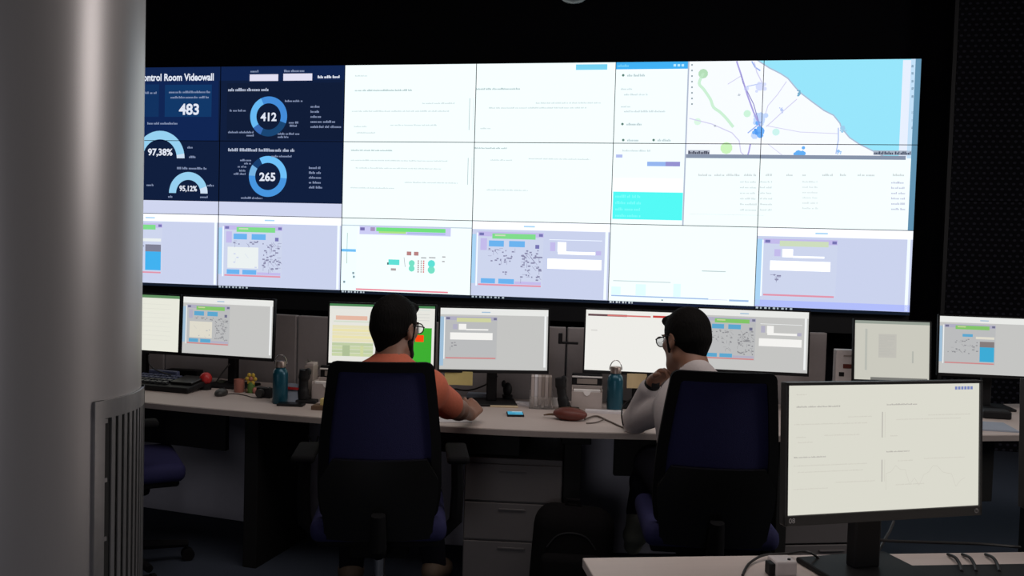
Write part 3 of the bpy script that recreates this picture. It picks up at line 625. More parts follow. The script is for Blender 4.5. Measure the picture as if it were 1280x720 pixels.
monitor('monitor on the far desk cut by the right edge, showing a blue tank', 5.886, -2.64, 1.07, .051, .07, lambda q: scada(q, TM, 'tank', False))

# ------------------------------------------------------------------ front desk, nearest the camera
A0 = at_z(728, 697, DZ); fy = .315
fd = thing('front_desk', 'pale desk corner in the right foreground under the large monitor', 'desk', (A0[0], A0[1], 0), fy)
B().box((.95, -.375, DZ-.013), (1.9, .75, .026), .003).make('worktop', 'desk', fd)
B().box((.95, -.03, .45), (1.7, .02, .5), .002).make('modesty_panel', 'deskblack', fd)
for x in (.06, 1.84):
    B().box((x, -.375, (DZ-.03)/2), (.05, .62, DZ-.03), .003).make('leg', 'deskblack', fd)
B().box((1.05, -.16, DZ+.002), (.5, .12, .004), .001).make('cable_tray_lid', 'plastic', fd)
monitor('large monitor in the right foreground numbered 08, showing a pale report', 4.788, -5.499, 1.058, .459, .055,
        lambda q: (q.rect(0, 0, 1, 1, rgb(219, 218, 206), 0), report_page(q, 1.0), [q.rect(.865+.017*i, .025, .878+.017*i, .05, rgb(120, 134, 190), 3) for i in range(6)]),
        chin=.024, bez=.0075, neck_w=.075, base=(.26, .21), mark='08', group='monitors on the front desk')
monitor('switched off black monitor numbered 09 cut by the right edge', 5.425, -5.19, 1.055, .30, .055, None, chin=.024, bez=.0075, neck_w=.075, base=(.26, .21), mark='09', group='monitors on the front desk')
def cord(label, pts, r=.0032, m='cable', cat='cable', name='cable', group=None):
    p0 = Vector(pts[0]); o = B().tube([p-p0 for p in curve(pts, 8)], r, 8).make(name, m, smooth=True); o.location = p0; return tag(o, label, cat, group)
def dz(x, y, z=0.0): p = at_z(x, y, DZ+z); return (p[0], p[1], DZ+z)
cord('black cable looping over the pale adapter box on the front desk', [dz(928, 719, .004), dz(936, 705, .006), dz(955, 694, .012), dz(985, 692, .008), dz(1010, 690, .03), dz(1030, 702, .006), dz(1060, 716, .004)])
cord('black cable hanging down behind the foreground monitor', [at_d(1117, 652, 2.55), at_d(1112, 664, 2.5), at_d(1105, 676, 2.45), dz(1098, 690, .006)], .004)
cord('black cable lying sideways behind the neck of the foreground monitor', [at_d(1072, 671, 2.36), at_d(1110, 676, 2.4), at_d(1160, 678, 2.42), at_d(1225, 680, 2.45), at_d(1275, 684, 2.5)], .004)
for x, nm in ((1185, 'left one'), (1203, 'middle one'), (1232, 'right one')):
    cord('short black cable bending over the front desk edge, %s of three' % nm, [dz(x, 693, .005), dz(x+9, 697, .012), dz(x+15, 706, .008), dz(x+17, 714, .005)], .0042, group='three cables over the desk edge')
ad = thing('power_adapter', 'small pale adapter box with a dark plug on the front desk', 'adapter', dz(977, 716), fy)
B().box((0, 0, .018), (.055, .055, .036), .005).make('case', 'whiteplastic', ad)
B().box((-.034, -.01, .016), (.016, .03, .03), .003).make('plug', 'plastic', ad)
B().lathe([(.004, 0), (.004, .003)], (.012, -.012, .036), 10).make('indicator', 'plastic', ad)

# ------------------------------------------------------------------ office chairs
def chair(label, sx, sy, yaw, rec=.17, arms=(-1, 1)):
    root = thing('office_chair', label, 'chair', (sx, sy, 0), yaw, 'blue mesh office chairs')
    def hw(z): return float(np.interp(z, [.50, .62, .80, .95, 1.10], [.205, .222, .216, .200, .180]))
    def bp(x, z, d=0.0):   # backrest surface: leans back, wraps a little round the sitter
        return (x, -.205-(z-.5)*math.tan(rec)+.9*x*x-d, z)
    def loop(inset, z0, z1, d, n=10, rad=.026):
        pts = []; rad = max(.012, rad-inset*.5)
        zs = [z0+inset+(z1-z0-2*inset)*i/n for i in range(n+1)]
        L = [(-(hw(z)-inset), z) for z in zs]; Rr = [((hw(z)-inset), z) for z in reversed(zs)]
        def soft(p):   # round the corners
            x, z = p; w_ = abs(x)
            for zc, s_ in ((z0+inset, 1), (z1-inset, -1)):
                if s_*(z-zc) < rad: k = 1-s_*(z-zc)/rad; w_ = w_-rad*(1-math.sqrt(max(0, 1-k*k)))
            return (math.copysign(w_, x), z)
        zs2 = [z0+inset+rad*t for t in (0, .15, .4, .7)]; ze = [z1-inset-rad*t for t in (.7, .4, .15, 0)]
        zz = zs2+[z0+inset+rad+(z1-z0-2*inset-2*rad)*i/n for i in range(n+1)]+ze
        L = [soft((-(hw(z)-inset), z)) for z in zz]; Rr = [soft(((hw(z)-inset), z)) for z in reversed(zz)]
        tl, tr_, br, bl = L[-1], Rr[0], Rr[-1], L[0]
        mid_t = [(tl[0]+(tr_[0]-tl[0])*k/6, tl[1]) for k in range(1, 6)]; mid_b = [(br[0]+(bl[0]-br[0])*k/6, br[1]) for k in range(1, 6)]
        return [bp(x, z, d) for x, z in L+mid_t+Rr+mid_b]
    b = B(); o0, i0, o1, i1 = loop(0, .52, 1.10, -.012), loop(.036, .52, 1.10, -.012), loop(0, .52, 1.10, .014), loop(.036, .52, 1.10, .014)
    b.ring(o0, i0); b.ring(o1, i1); b.ring(o0, o1); b.ring(i0, i1); b.make('back_frame', 'chairplastic', root, smooth=True)
    b = B(); nz, nx = 14, 10; vs = []
    for i in range(nz+1):
        z = .55+(1.07-.55)*i/nz
        for k in range(nx+1): x = (hw(z)-.030)*(2*k/nx-1); vs.append(bp(x, z, 0))
    b.add(vs, [(i*(nx+1)+k, i*(nx+1)+k+1, (i+1)*(nx+1)+k+1, (i+1)*(nx+1)+k) for i in range(nz) for k in range(nx)]); b.make('back_mesh', 'mesh', root, smooth=True)
    b = B(); vs = []; nz = 8
    for d in (.022, .045):
        for i in range(nz+1):
            z = .45+.30*i/nz; w_ = hw(max(z, .5))-.012-.02*max(0, (i-6))
            for k in range(nx+1): x = w_*(2*k/nx-1); q = bp(x, z, d+.012*math.sin(math.pi*i/nz)); vs.append(q)
    N = (nz+1)*(nx+1); fs = []
    for i in range(nz):
        for k in range(nx):
            q = (i*(nx+1)+k, i*(nx+1)+k+1, (i+1)*(nx+1)+k+1, (i+1)*(nx+1)+k); fs += [q, tuple(N+j for j in reversed(q))]
    edge = [k for k in range(nx+1)]+[i*(nx+1)+nx for i in range(1, nz+1)]+[nz*(nx+1)+k for k in range(nx-1, -1, -1)]+[i*(nx+1) for i in range(nz-1, 0, -1)]
    for a_, c_ in zip(edge, edge[1:]+edge[:1]): fs.append((a_, c_, N+c_, N+a_))
    b.add(vs, fs); b.make('lumbar_shell', 'shell', root, smooth=True)
    B().tube([(0, -.02, .40), (0, -.20, .40), (0, -.27, .44), (0, -.29, .56)], [.03, .03, .032, .026], 10).make('back_bracket', 'chairplastic', root, smooth=True)
    B().box((0, .02, .475), (.49, .47, .085), .035, seg=4).make('seat', 'seat', root, smooth=True)
    B().box((0, .02, .425), (.44, .42, .03), .012).box((0, -.01, .385), (.22, .26, .07), .02).make('seat_pan', 'chairplastic', root, smooth=True)
    for s in arms:
        a = B().box((s*.285, .0, .715), (.085, .26, .03), .013, seg=3).make('armrest', 'chairplastic', root, smooth=True)
        B().tube([(s*.285, -.01, .70), (s*.290, -.02, .58), (s*.285, -.02, .46), (s*.24, -.02, .415), (s*.10, -.02, .41)], [.022, .024, .026, .024, .02], 8).make('arm_post', 'chairplastic', a, smooth=True)
    B().lathe([(.026, .09), (.026, .24), (.019, .24), (.019, .38)], n=16).make('gas_column', 'chrome', root, smooth=True)
    B().lathe([(.045, .06), (.05, .10), (.035, .13)], n=16).make('base_hub', 'chairplastic', root, smooth=True)
    for k in range(5):
        an = 2*math.pi*k/5+.35; e = Vector((math.cos(an), math.sin(an), 0))
        l = B().tube([e*.03+Vector((0, 0, .105)), e*.30+Vector((0, 0, .078))], [.026, .017], 8).make('base_leg', 'chairplastic', root, smooth=True)
        cst = B(); c = e*.30; t = Vector((-e.y, e.x, 0))
        for s in (-1, 1): cst.tube([c+t*(s*.006)+Vector((0, 0, .028)), c+t*(s*.024)+Vector((0, 0, .028))], .028, 14)
        cst.make('castor', 'chairplastic', l, smooth=True)
    return root
def chair_at(label, px, py, depth, yaw, rec, arms=(-1, 1)):
    t = at_d(px, py, depth); back = .205+.60*math.tan(rec); return chair(label, t[0]-math.sin(yaw)*back, t[1]+math.cos(yaw)*back, yaw, rec, arms)
c1 = chair_at('blue mesh back office chair under the man in the orange shirt', 477, 452, 3.13, .30, .17)
c2 = chair_at('blue mesh back office chair under the man in the white shirt', 907, 467, 3.13, .14, .22, ())
q = at_z(158, 640, .3); e3 = at_d(150, 560, 4.1)
chair('empty blue office chair by the column at the left desk', e3[0], e3[1], -.9, .17)

# ------------------------------------------------------------------ figures: one continuous skin each, grown from blended limbs
def surf_net(D, org, h):
    S = D < 0; nx, ny, nz = D.shape
    cnt = np.zeros((nx-1, ny-1, nz-1), np.float32); acc = np.zeros((nx-1, ny-1, nz-1, 3), np.float32)
    cor = [(i, j, k) for i in (0, 1) for j in (0, 1) for k in (0, 1)]
    def V(A, c): return A[c[0]:nx-1+c[0], c[1]:ny-1+c[1], c[2]:nz-1+c[2]]
    for a in cor:
        for ax in range(3):
            if a[ax]: continue
            b = list(a); b[ax] = 1; da, db = V(D, a), V(D, b); m = V(S, a) != V(S, b)
            t = np.where(m, da/np.where(m, da-db, 1), 0).astype(np.float32)
            for q in range(3): acc[..., q] += m*(a[q]+(t if q == ax else 0))
            cnt += m
    act = cnt > 0; idx = -np.ones(act.shape, np.int64); cells = np.argwhere(act); idx[act] = np.arange(len(cells))
    P = (cells+acc[act]/cnt[act][:, None])*h+np.array(org); F = []
    for ax in range(3):
        u, v = [q for q in range(3) if q != ax]
        sl0 = [slice(None)]*3; sl1 = [slice(None)]*3; sl0[ax] = slice(0, -1); sl1[ax] = slice(1, None)
        E = np.argwhere(S[tuple(sl0)] != S[tuple(sl1)]); E = E[(E[:, u] > 0) & (E[:, v] > 0) & (E[:, u] < D.shape[u]-1) & (E[:, v] < D.shape[v]-1)]
        q = []
        for du, dv in ((-1, -1), (0, -1), (0, 0), (-1, 0)):
            c = E.copy(); c[:, u] += du; c[:, v] += dv; q.append(idx[c[:, 0], c[:, 1], c[:, 2]])
        F.append(np.stack(q, 1))
    F = np.concatenate(F); F = F[(F >= 0).all(1)]
    return P, F
def cone(a, b, ra, rb, k=.02): return ('cone', np.array(a, float), np.array(b, float), ra, rb, k)
def ell(c, r, R=np.eye(3), k=.02): return ('ell', np.array(c, float), np.array(r, float), np.array(R, float), None, k)
def cut(p): return ('cut',)+p
def plane(n, p): return ('plane', np.array(n, float), np.array(p, float))
def grow(name, prims, h, m, parent, off=0.0):
    lo = np.full(3, 1e9); hi = -lo; box = []
    for p in prims:
        q = p[1:] if p[0] == 'cut' else p
        if q[0] == 'cone': r = max(q[3], q[4])+off; a, b = np.minimum(q[1], q[2])-r, np.maximum(q[1], q[2])+r
        elif q[0] == 'ell': e = np.sqrt(((q[3]*q[2])**2).sum(1))+off; a, b = q[1]-e, q[1]+e
        else: a = b = None
        box.append((a, b))
        if a is not None and p[0] != 'cut': lo = np.minimum(lo, a); hi = np.maximum(hi, b)
    lo -= .03; hi += .03; n = np.ceil((hi-lo)/h).astype(int)+1; D = np.full(n, .08, np.float32)
    ax = [lo[i]+h*np.arange(n[i]) for i in range(3)]
    for p, (a, b) in zip(prims, box):
        q = p[1:] if p[0] == 'cut' else p
        if a is None:
            d = sum((ax[i]-q[2][i]).reshape([-1 if j == i else 1 for j in range(3)])*q[1][i] for i in range(3)); D[:] = np.maximum(D, d); continue
        i0 = np.clip(np.floor((a-.05-lo)/h).astype(int), 0, n); i1 = np.clip(np.ceil((b+.05-lo)/h).astype(int)+1, 0, n)
        if (i1 <= i0).any(): continue
        s = tuple(slice(i0[i], i1[i]) for i in range(3)); X = np.stack(np.meshgrid(*[ax[i][s[i]] for i in range(3)], indexing='ij'), -1)
        if q[0] == 'cone':
            ba = q[2]-q[1]; t = np.clip(((X-q[1])@ba)/max(ba@ba, 1e-9), 0, 1); d = np.linalg.norm(X-q[1]-t[..., None]*ba, axis=-1)-(q[3]+t*(q[4]-q[3]))
        else:
            Y = (X-q[1])@q[3]; k0 = np.linalg.norm(Y/q[2], axis=-1); k1 = np.linalg.norm(Y/q[2]**2, axis=-1); d = k0*(k0-1)/np.maximum(k1, 1e-6)
        d = d-(off if p[0] != 'cut' else 0); C0 = D[s]; k = q[5]
        if p[0] == 'cut': D[s] = np.maximum(C0, -d)
        else: hh = np.clip(.5+.5*(C0-d)/k, 0, 1); D[s] = C0*(1-hh)+d*hh-k*hh*(1-hh)
    P, F = surf_net(D, lo, h)
    L = MW[parent.name].inverted(); Ln = np.array(L); P = P@Ln[:3, :3].T+Ln[:3, 3]
    me = bpy.data.meshes.new(name); me.vertices.add(len(P)); me.vertices.foreach_set('co', P.astype(np.float32).ravel())
    me.loops.add(F.size); me.loops.foreach_set('vertex_index', F.astype(np.int32).ravel()); me.polygons.add(len(F))
    me.polygons.foreach_set('loop_start', np.arange(0, F.size, 4, dtype=np.int32)); me.polygons.foreach_set('loop_total', np.full(len(F), 4, np.int32)); me.update(calc_edges=True)
    bm = bmesh.new(); bm.from_mesh(me); bmesh.ops.recalc_face_normals(bm, faces=bm.faces); bmesh.ops.smooth_vert(bm, verts=bm.verts, factor=.4, use_axis_x=True, use_axis_y=True, use_axis_z=True); bm.to_mesh(me); bm.free()
    me.polygons.foreach_set('use_smooth', [True]*len(me.polygons)); me.materials.append(M[m])
    o = bpy.data.objects.new(name, me); COL.objects.link(o); o.parent = parent; MW[o.name] = MW[parent.name]; return o
def unit(v): v = np.array(v, float); return v/np.linalg.norm(v)
def hand(wrist, f, n, side, curl, spread=.02):
    f = unit(f); n = unit(n - f*np.dot(n, f)); s = np.cross(f, n)*side; out = []; w_ = np.array(wrist, float)
    for i, (ln, r) in enumerate(((.072, .0092), (.082, .0095), (.076, .0092), (.058, .0082))):
        k = w_+f*(.082-.004*abs(i-1))-s*(i-1.5)*spread; out.append(cone(w_-s*(i-1.5)*.011, k, .019, .0125, .012)); d = f.copy(); an = 0; p = k
        for j, fr_ in enumerate((.45, .31, .24)):
            an += curl*(0.75, 1.0, .8)[j]; d = f*math.cos(an)+n*math.sin(an); e = p+d*ln*fr_; out.append(cone(p, e, r*(1-.1*j), r*(.92-.1*j), .003)); p = e
    t0 = w_+f*.028+s*.024; t1 = t0+unit(f*.75+s*.6+n*.25)*.042; t2 = t1+unit(f*.9+s*.1+n*.4)*.030
    out += [cone(w_+f*.01+s*.01, t0, .017, .014, .012), cone(t0, t1, .0125, .011, .006), cone(t1, t2, .0108, .0088, .004)]
    return out
def rot(yaw, pitch=0, roll=0): return np.array(Matrix.Rotation(yaw, 3, 'Z') @ Matrix.Rotation(pitch, 3, 'X') @ Matrix.Rotation(roll, 3, 'Y'))
def person(label, J, tyaw, lean, hy, hp, hr, skin, shirt, long_sleeve, shoes, hands, beard):
    root = thing('person', label, 'person', (J['pelvis'][0], J['pelvis'][1], 0), 0.0, 'men seated at the console')
    T = rot(tyaw, -lean); Hc = np.array(J['head']); HR = rot(hy, hp, hr)
    def h(x, y, z): return Hc+HR@np.array([x, y, z])
    def e(c, r, k=.02): return ell(h(*c), r, HR, k)
    pv = np.array(J['pelvis']); nk = np.array(J['neck']); up = unit(nk-pv); chest = pv+up*(np.linalg.norm(nk-pv)*.66)
    torso = [ell(pv+up*.02, (.165, .115, .115), T, .05), cone(pv+up*.05, chest, .115, .125, .06), ell(chest, (.165, .105, .17), T, .06),
             ell(pv+up*.17, (.145, .105, .12), T, .06)]
    sh = []
    for s in 'LR':
        a = np.array(J['sh'+s]); sh += [cone(nk-up*.065, a, .055, .052, .05), ell(a, (.054, .056, .058), T, .03)]
    uarm, farm, legs, feet = [], [], [], []
    for s in 'LR':
        a, b, c = (np.array(J[k+s]) for k in ('sh', 'el', 'wr')); uarm.append(cone(a, b, .054, .042, .03)); farm += [cone(b, b+(c-b)*.35, .042, .041, .02), cone(b+(c-b)*.35, c, .041, .027, .02)]
        hp_, kn, an, to = (np.array(J[k+s]) for k in ('hip', 'kn', 'an', 'toe')); legs += [cone(hp_, kn, .088, .062, .04), cone(kn, kn+(an-kn)*.35, .060, .058, .03), cone(kn+(an-kn)*.35, an, .058, .040, .03)]
        hd = unit(an-kn); heel = an+unit(np.array([an[0]-to[0], an[1]-to[1], 0]) + 1e-6)*.045+np.array([0, 0, 0]); feet.append((an, to, heel))
    head = [e((0, -.015, .028), (.074, .094, .088)), e((0, .03, -.035), (.061, .066, .085), .03), e((0, .062, -.093), (.032, .032, .026), .03), cone(h(.045, .0, -.07), h(.018, .07, -.10), .022, .016, .03), cone(h(-.045, .0, -.07), h(-.018, .07, -.10), .022, .016, .03),
            cone(h(0, .092, .012), h(0, .116, -.026), .0075, .0125, .01), e((.012, .098, -.032), (.009, .009, .007), .006), e((-.012, .098, -.032), (.009, .009, .007), .006), e((0, .086, .024), (.048, .012, .008), .012),
            e((0, .092, -.058), (.022, .009, .005), .004), e((0, .091, -.067), (.020, .009, .0055), .004), e((.034, .07, -.018), (.022, .02, .018), .015), e((-.034, .07, -.018), (.022, .02, .018), .015)]
    for s in (-1, 1):
        head += [cut(e((s*.030, .094, .004), (.016, .012, .010), .004)), e((s*.077, -.008, -.006), (.008, .019, .031), .006), cut(e((s*.084, -.004, -.004), (.005, .010, .016), .003)), e((s*.076, -.004, -.032), (.007, .010, .011), .005)]
    neck = [cone(h(0, -.022, -.055), nk-up*.01, .056, .060, .03)]
    body = torso+sh+uarm+farm+legs+neck+head
    for an, to, heel in feet: body += [cone(an, heel-np.array([0, 0, .01]), .036, .03, .02), cone(an+(to-an)*.3, to, .034, .026, .02)]
    for s in 'LR':
        f_, n_, curl = hands[s]; body += hand(J['wr'+s], f_, n_, 1 if s == 'R' else -1, curl)
    grow('body', body, .0055, skin, root)
    # clothes follow the same limbs, a little larger
    sl = []
    for s in 'LR':
        a, b, c = (np.array(J[k+s]) for k in ('sh', 'el', 'wr'))
        sl.append(cone(a, a+(b-a)*(1.0 if long_sleeve else .80), .050, .042 if long_sleeve else .050, .03))
        if long_sleeve: sl += [cone(b, b+(c-b)*.80, .044, .036, .02)]
    collar = [cone(nk-up*.05, nk+up*(.004 if long_sleeve else -.014)+unit(np.array([Hc[0]-nk[0], Hc[1]-nk[1], .0])+1e-6)*.004, .068, .056, .03)]
    st = grow('shirt', torso+sh+sl+collar+[cut(cone(nk-up*.02, h(0, -.01, -.03), .050, .056, .01)), plane(-up, pv+up*.02)], .0075, shirt, root, .011)
    grow('trousers', [ell(pv, (.17, .12, .105), T, .05)]+legs+[plane(up, pv+up*.09)], .0085, 'jeans', root, .012)
    for an, to, heel in feet:
        grow('shoe', [cone(heel-np.array([0, 0, .012]), to, .040, .036, .03), cone(an-np.array([0, 0, .01]), (heel+to)/2, .044, .04, .03), ell((heel+2*to)/3, (.048, .048, .032), np.eye(3), .03)], .008, shoes, root, .006)
    hair = [e((0, -.016, .031), (.076, .096, .090), .02), cut(e((0, .105, -.035), (.082, .085, .108))), cut(e((.095, .0, -.015), (.030, .028, .040))), cut(e((-.095, .0, -.015), (.030, .028, .040))),
            e((0, .064, .080), (.046, .032, .019), .015), plane(HR@np.array([0, .35, -1.0])/1.06, h(0, -.06, -.046)), cone(h(0, -.066, -.015), h(0, -.058, -.078), .042, .026, .03), cone(h(.030, -.052, -.014), h(.022, -.046, -.058), .026, .016, .03), cone(h(-.030, -.052, -.014), h(-.022, -.046, -.058), .026, .016, .03)]
    hairp = grow('hair', hair, .005, 'hair', root, .006)
    for s in (-1, 1): grow('sideburn', [cone(h(s*.069, .018, .02), h(s*.063, .024, -.045), .012, .009, .005)], .004, 'beard', root)
    if beard:
        grow('beard', [cone(h(s*.050, .012, -.062), h(s*.020, .072, -.103), .024, .020, .02) for s in (-1, 1)]+[e((0, .068, -.098), (.032, .031, .027), .02), e((0, .094, -.047), (.026, .009, .005), .01), cut(e((0, .112, -.064), (.021, .022, .009)))], .004, 'beard', root, .004)
    for s in (-1, 1):
        ey = B().ball(h(s*.030, .083, .004), .0118).make('eye', 'eyewhite', root, smooth=True, world=True)
        B().ball(h(s*.030, .0915, .004), .0055, 10, 6).make('iris', 'iris', ey, smooth=True, world=True)
        grow('eyebrow', [cone(h(s*.014, .096, .022), h(s*.048, .083, .025), .004, .003, .002)], .002, 'beard', root)
    gl = B()
    for s in (-1, 1):
        gl.tube([h(s*(.034+.0) + .026*math.cos(t*math.pi/8), .112+.0-.006*abs(math.cos(t*math.pi/8)), .002+.020*math.sin(t*math.pi/8)) for t in range(17)], .0022, 6)
        gl.tube(curve([h(s*.060, .107, .008), h(s*.074, .085, .010), h(s*.080, .02, .012), h(s*.080, -.01, .010), h(s*.077, -.028, -.012)], 5), .0022, 6)
    gl.tube([h(-.009, .113, .006), h(0, .117, .009), h(.009, .113, .006)], .0022, 6)
    gs = gl.make('glasses', 'plastic', root, smooth=True, world=True)
    for s in (-1, 1):
        B().add([h(s*.034+.025*math.cos(t*math.pi/8), .1115, .002+.019*math.sin(t*math.pi/8)) for t in range(16)], [tuple(range(16))]).make('lens', 'lens', gs, world=True)
    return root, h
ps = Vector(c1.location); q = ps
def fwd(yaw): return np.array([-math.sin(yaw), math.cos(yaw), 0.0])
def rgt(yaw): return np.array([math.cos(yaw), math.sin(yaw), 0.0])
Z = np.array([0, 0, 1.0])
# man in the orange shirt, arms on the desk, head turned to the right
f1, r1 = fwd(.25), rgt(.25); pv = np.array([c1.location.x, c1.location.y, .60])-f1*.03
J1 = dict(pelvis=pv, neck=at_d(489, 451, 3.43), head=at_d(494, 409, 3.47), shL=at_d(438, 488, 3.42), shR=at_d(536, 486, 3.47), elL=at_d(438, 524, 3.67), elR=at_d(566, 510, 3.71), wrL=at_d(455, 518, 3.93), wrR=at_d(586, 517, 3.92),
          hipL=pv-r1*.09-Z*.02, hipR=pv+r1*.09-Z*.02, knL=pv-r1*.14+f1*.43-Z*.015, knR=pv+r1*.13+f1*.43-Z*.015, anL=pv-r1*.16+f1*.50-Z*.50, anR=pv+r1*.20+f1*.55-Z*.50, toeL=pv-r1*.18+f1*.66-Z*.56, toeR=pv+r1*.24+f1*.70-Z*.56)
person('man in an orange T-shirt with dark hair and glasses seated at the desk', J1, .25, .05, -.30, -.10, .03, 'skin1', 'orange', False, 'shoe_brown',
       dict(L=(f1+.2*r1, -Z, .35), R=(f1*.75+.35*r1+.30*Z, -Z*.7-r1*.6, .85)), True)
# man in the white shirt, turned left, chin propped on the left hand
f2, r2 = fwd(.38), rgt(.38); pv = np.array([c2.location.x, c2.location.y, .60])+f2*.05+r2*.01
J2 = dict(pelvis=pv, neck=at_d(872, 471, 3.46), head=at_d(857, 424, 3.55), shL=at_d(842, 507, 3.56), shR=at_d(920, 500, 3.46), elL=at_d(794, 526, 3.90), elR=at_d(925, 538, 3.62), wrL=at_d(817, 477, 3.72), wrR=at_d(893, 530, 3.90),
          hipL=pv-r2*.09-Z*.02, hipR=pv+r2*.09-Z*.02, knL=at_d(815, 580, 3.92), knR=pv+r2*.16+f2*.42-Z*.015, anL=at_d(797, 640, 4.14), anR=pv+r2*.16+f2*.40-Z*.50, toeL=at_d(791, 682, 4.20), toeR=pv+r2*.18+f2*.55-Z*.56)
p2, h2 = person('man in a white shirt with glasses resting his chin on his hand', J2, .38, .20, .72, -.22, .05, 'skin2', 'white_shirt', True, 'shoe',
       dict(L=(np.array(at_d(842, 456, 3.64))-np.array(at_d(817, 477, 3.72)), r2*.3+f2*-.6+Z*.2, .9), R=(f2-.2*r2, -Z, .35)), False)
wv = unit(J2['wrL']-J2['elL']); wc = J2['wrL']-wv*.012
wt_ = B(); a = unit(np.cross(wv, Z)); b_ = np.cross(wv, a)
wt_.tube([wc-wv*.011, wc+wv*.011], .0335, 20, False); wt_.box(wc-f2*.034, (.034, .012, .034), .004, Matrix.Rotation(.5, 3, 'Z'))
wt_.make('wristwatch', 'plastic', p2, smooth=True, world=True)

# ------------------------------------------------------------------ things on and under the console
def bottle(label, px, py, s=1.0):
    root = thing('water_bottle', label, 'bottle', dz(px, py), .3, 'teal water bottles')
    B().lathe([(.031*s, 0), (.0345*s, .006), (.0345*s, .135*s), (.030*s, .152*s), (.022*s, .160*s), (.022*s, .166*s)], n=28).make('body', 'teal', root, smooth=True)
    cp = B().lathe([(.0235*s, .166*s), (.0235*s, .190*s), (.021*s, .194*s)], n=24).make('cap', 'tealcap', root, smooth=True)
    B().tube([(.0245*s*math.cos(t*math.pi/12)*1.1, 0, .180*s+.042*s*math.sin(t*math.pi/12)) for t in range(13)], .0024, 8).make('loop_handle', 'chrome', cp, smooth=True)
    return root
bottle('teal water bottle with steel loop lid right of the leftmost full monitor', 350, 504, 1.05)
bottle('teal water bottle with steel loop lid beside the man in the white shirt', 768, 514, 1.12)
# phone console by the column
t = thing('telephone_console', 'black telephone console with rows of keys next to the column', 'telephone', dz(196, 489), -.10)
R_ = Matrix.Rotation(.14, 3, 'X')
B().box((-.02, .09, .028), (.42, .20, .030), .008, R_).make('base', 'plastic', t)
kp = None
for i in range(10):
    for j in range(4):
        if i < 7: B().box((-.19+.036*i, .03+.036*j, .0435+.005*j), (.028, .024, .008), .002, R_).make('key', 'keyblue' if j > 1 else 'key', t) 
B().box((.115, .10, .052), (.13, .13, .012), .004, R_).make('display', 'offscreen', t); B().box((-.10, .185, .064), (.18, .03, .03), .008).make('handset', 'keyblue', t)
o = B().box((0, 0, .022), (.20, .07, .044), .006).make('speaker_bar', 'plastic'); o.location = dz(230, 471.5); tag(o, 'low black speaker bar behind the telephone console', 'speaker')
t = thing('stress_ball', 'round red ball on a small black stand beside the telephone', 'ball', dz(257, 487)); B().lathe([(.028, 0), (.030, .03), (.022, .034)], n=20).make('stand', 'plastic', t, smooth=True); B().ball((0, 0, .058), .032).make('ball', 'red', t, smooth=True)
o = B().lathe([(.018, 0), (.026, .020), (.030, .022), (.024, .018), (.012, .008)], n=20).make('dish', 'palegreen', smooth=True); o.location = dz(276, 481); tag(o, 'small pale dish next to the red ball', 'dish')
t = thing('computer_mouse', 'black computer mouse on the desk below the leftmost full monitor', 'mouse', dz(273, 496), .2)
B().ball((0, .045, .012), (.031, .052, .022), 20, 10).make('shell', 'darkplastic', t, smooth=True); B().box((0, .085, .028), (.006, .018, .012), .003).make('wheel', 'plastic', t)
cord('thin dark mouse cable lying across the left desk', [dz(280, 493, .003), dz(292, 492, .003), dz(306, 494, .003), dz(318, 497, .003), dz(332, 496, .003)], .0022)
t = thing('mug', 'pinkish red mug near the yellow figurine', 'mug', dz(299, 490), 1.9)
B().lathe([(.024, 0), (.026, .004), (.027, .066), (.024, .066), (.022, .008)], n=24).make('cup', 'pink', t, smooth=True); B().tube([(.026+.018*math.sin(k*math.pi/8), 0, .033+.020*math.cos(k*math.pi/8)) for k in range(9)], .004, 8).make('handle', 'pink', t, smooth=True)
t = thing('flower_figurine', 'small figurine with yellow petals on a green body', 'figurine', dz(314, 491))
B().lathe([(.018, 0), (.022, .012), (.018, .04), (.012, .055)], n=18).make('body', 'green', t, smooth=True); B().ball((0, 0, .072), .013).make('centre', 'pink', t, smooth=True)
for k in range(6):
    a = k*math.pi/3; B().ball((.022*math.cos(a), -.004, .072+.022*math.sin(a)), (.011, .006, .011), 10, 6).make('petal', 'yellow', t, smooth=True)
B().ball((.024, -.01, .016), (.012, .012, .016), 12, 8).make('foot', 'pink', t, smooth=True); B().ball((-.018, -.012, .012), (.010, .012, .012), 12, 8).make('foot', 'brown', t, smooth=True)
t = thing('compact_camera', 'small black camera lying left of the teal bottle at the left', 'camera', dz(331, 497), -.2)
B().box((0, 0, .026), (.085, .035, .052), .009).make('body', 'plastic', t, smooth=True); B().tube([(-.008, -.016, .026), (-.008, -.040, .026)], .020, 20).make('lens', 'darkplastic', t, smooth=True); B().lathe([(.008, .05), (.008, .057)], (.025, 0, 0), 12).make('shutter_button', 'chrome', t)
t = thing('desk_calendar', 'small white desk calendar with a red stripe behind the left bottle', 'calendar', dz(365, 503), -.1)
R_ = Matrix.Rotation(-.25, 3, 'X'); B().box((0, .012, .045), (.075, .004, .09), .001, R_).make('page', 'bluepaper', t); B().box((0, .010, .066), (.073, .004, .012), .0008, R_).make('stripe', 'red', t); B().box((0, .05, .042), (.075, .004, .09), .001, Matrix.Rotation(.25, 3, 'X')).make('back_leaf', 'paper', t)
t = thing('smartphone', 'black smartphone lying in front of the desk calendar', 'phone', dz(364, 507), .15); B().box((0, 0, .006), (.125, .062, .012), .004).make('body', 'plastic', t); B().box((0, 0, .0122), (.115, .055, .001)).make('screen', 'offscreen', t)
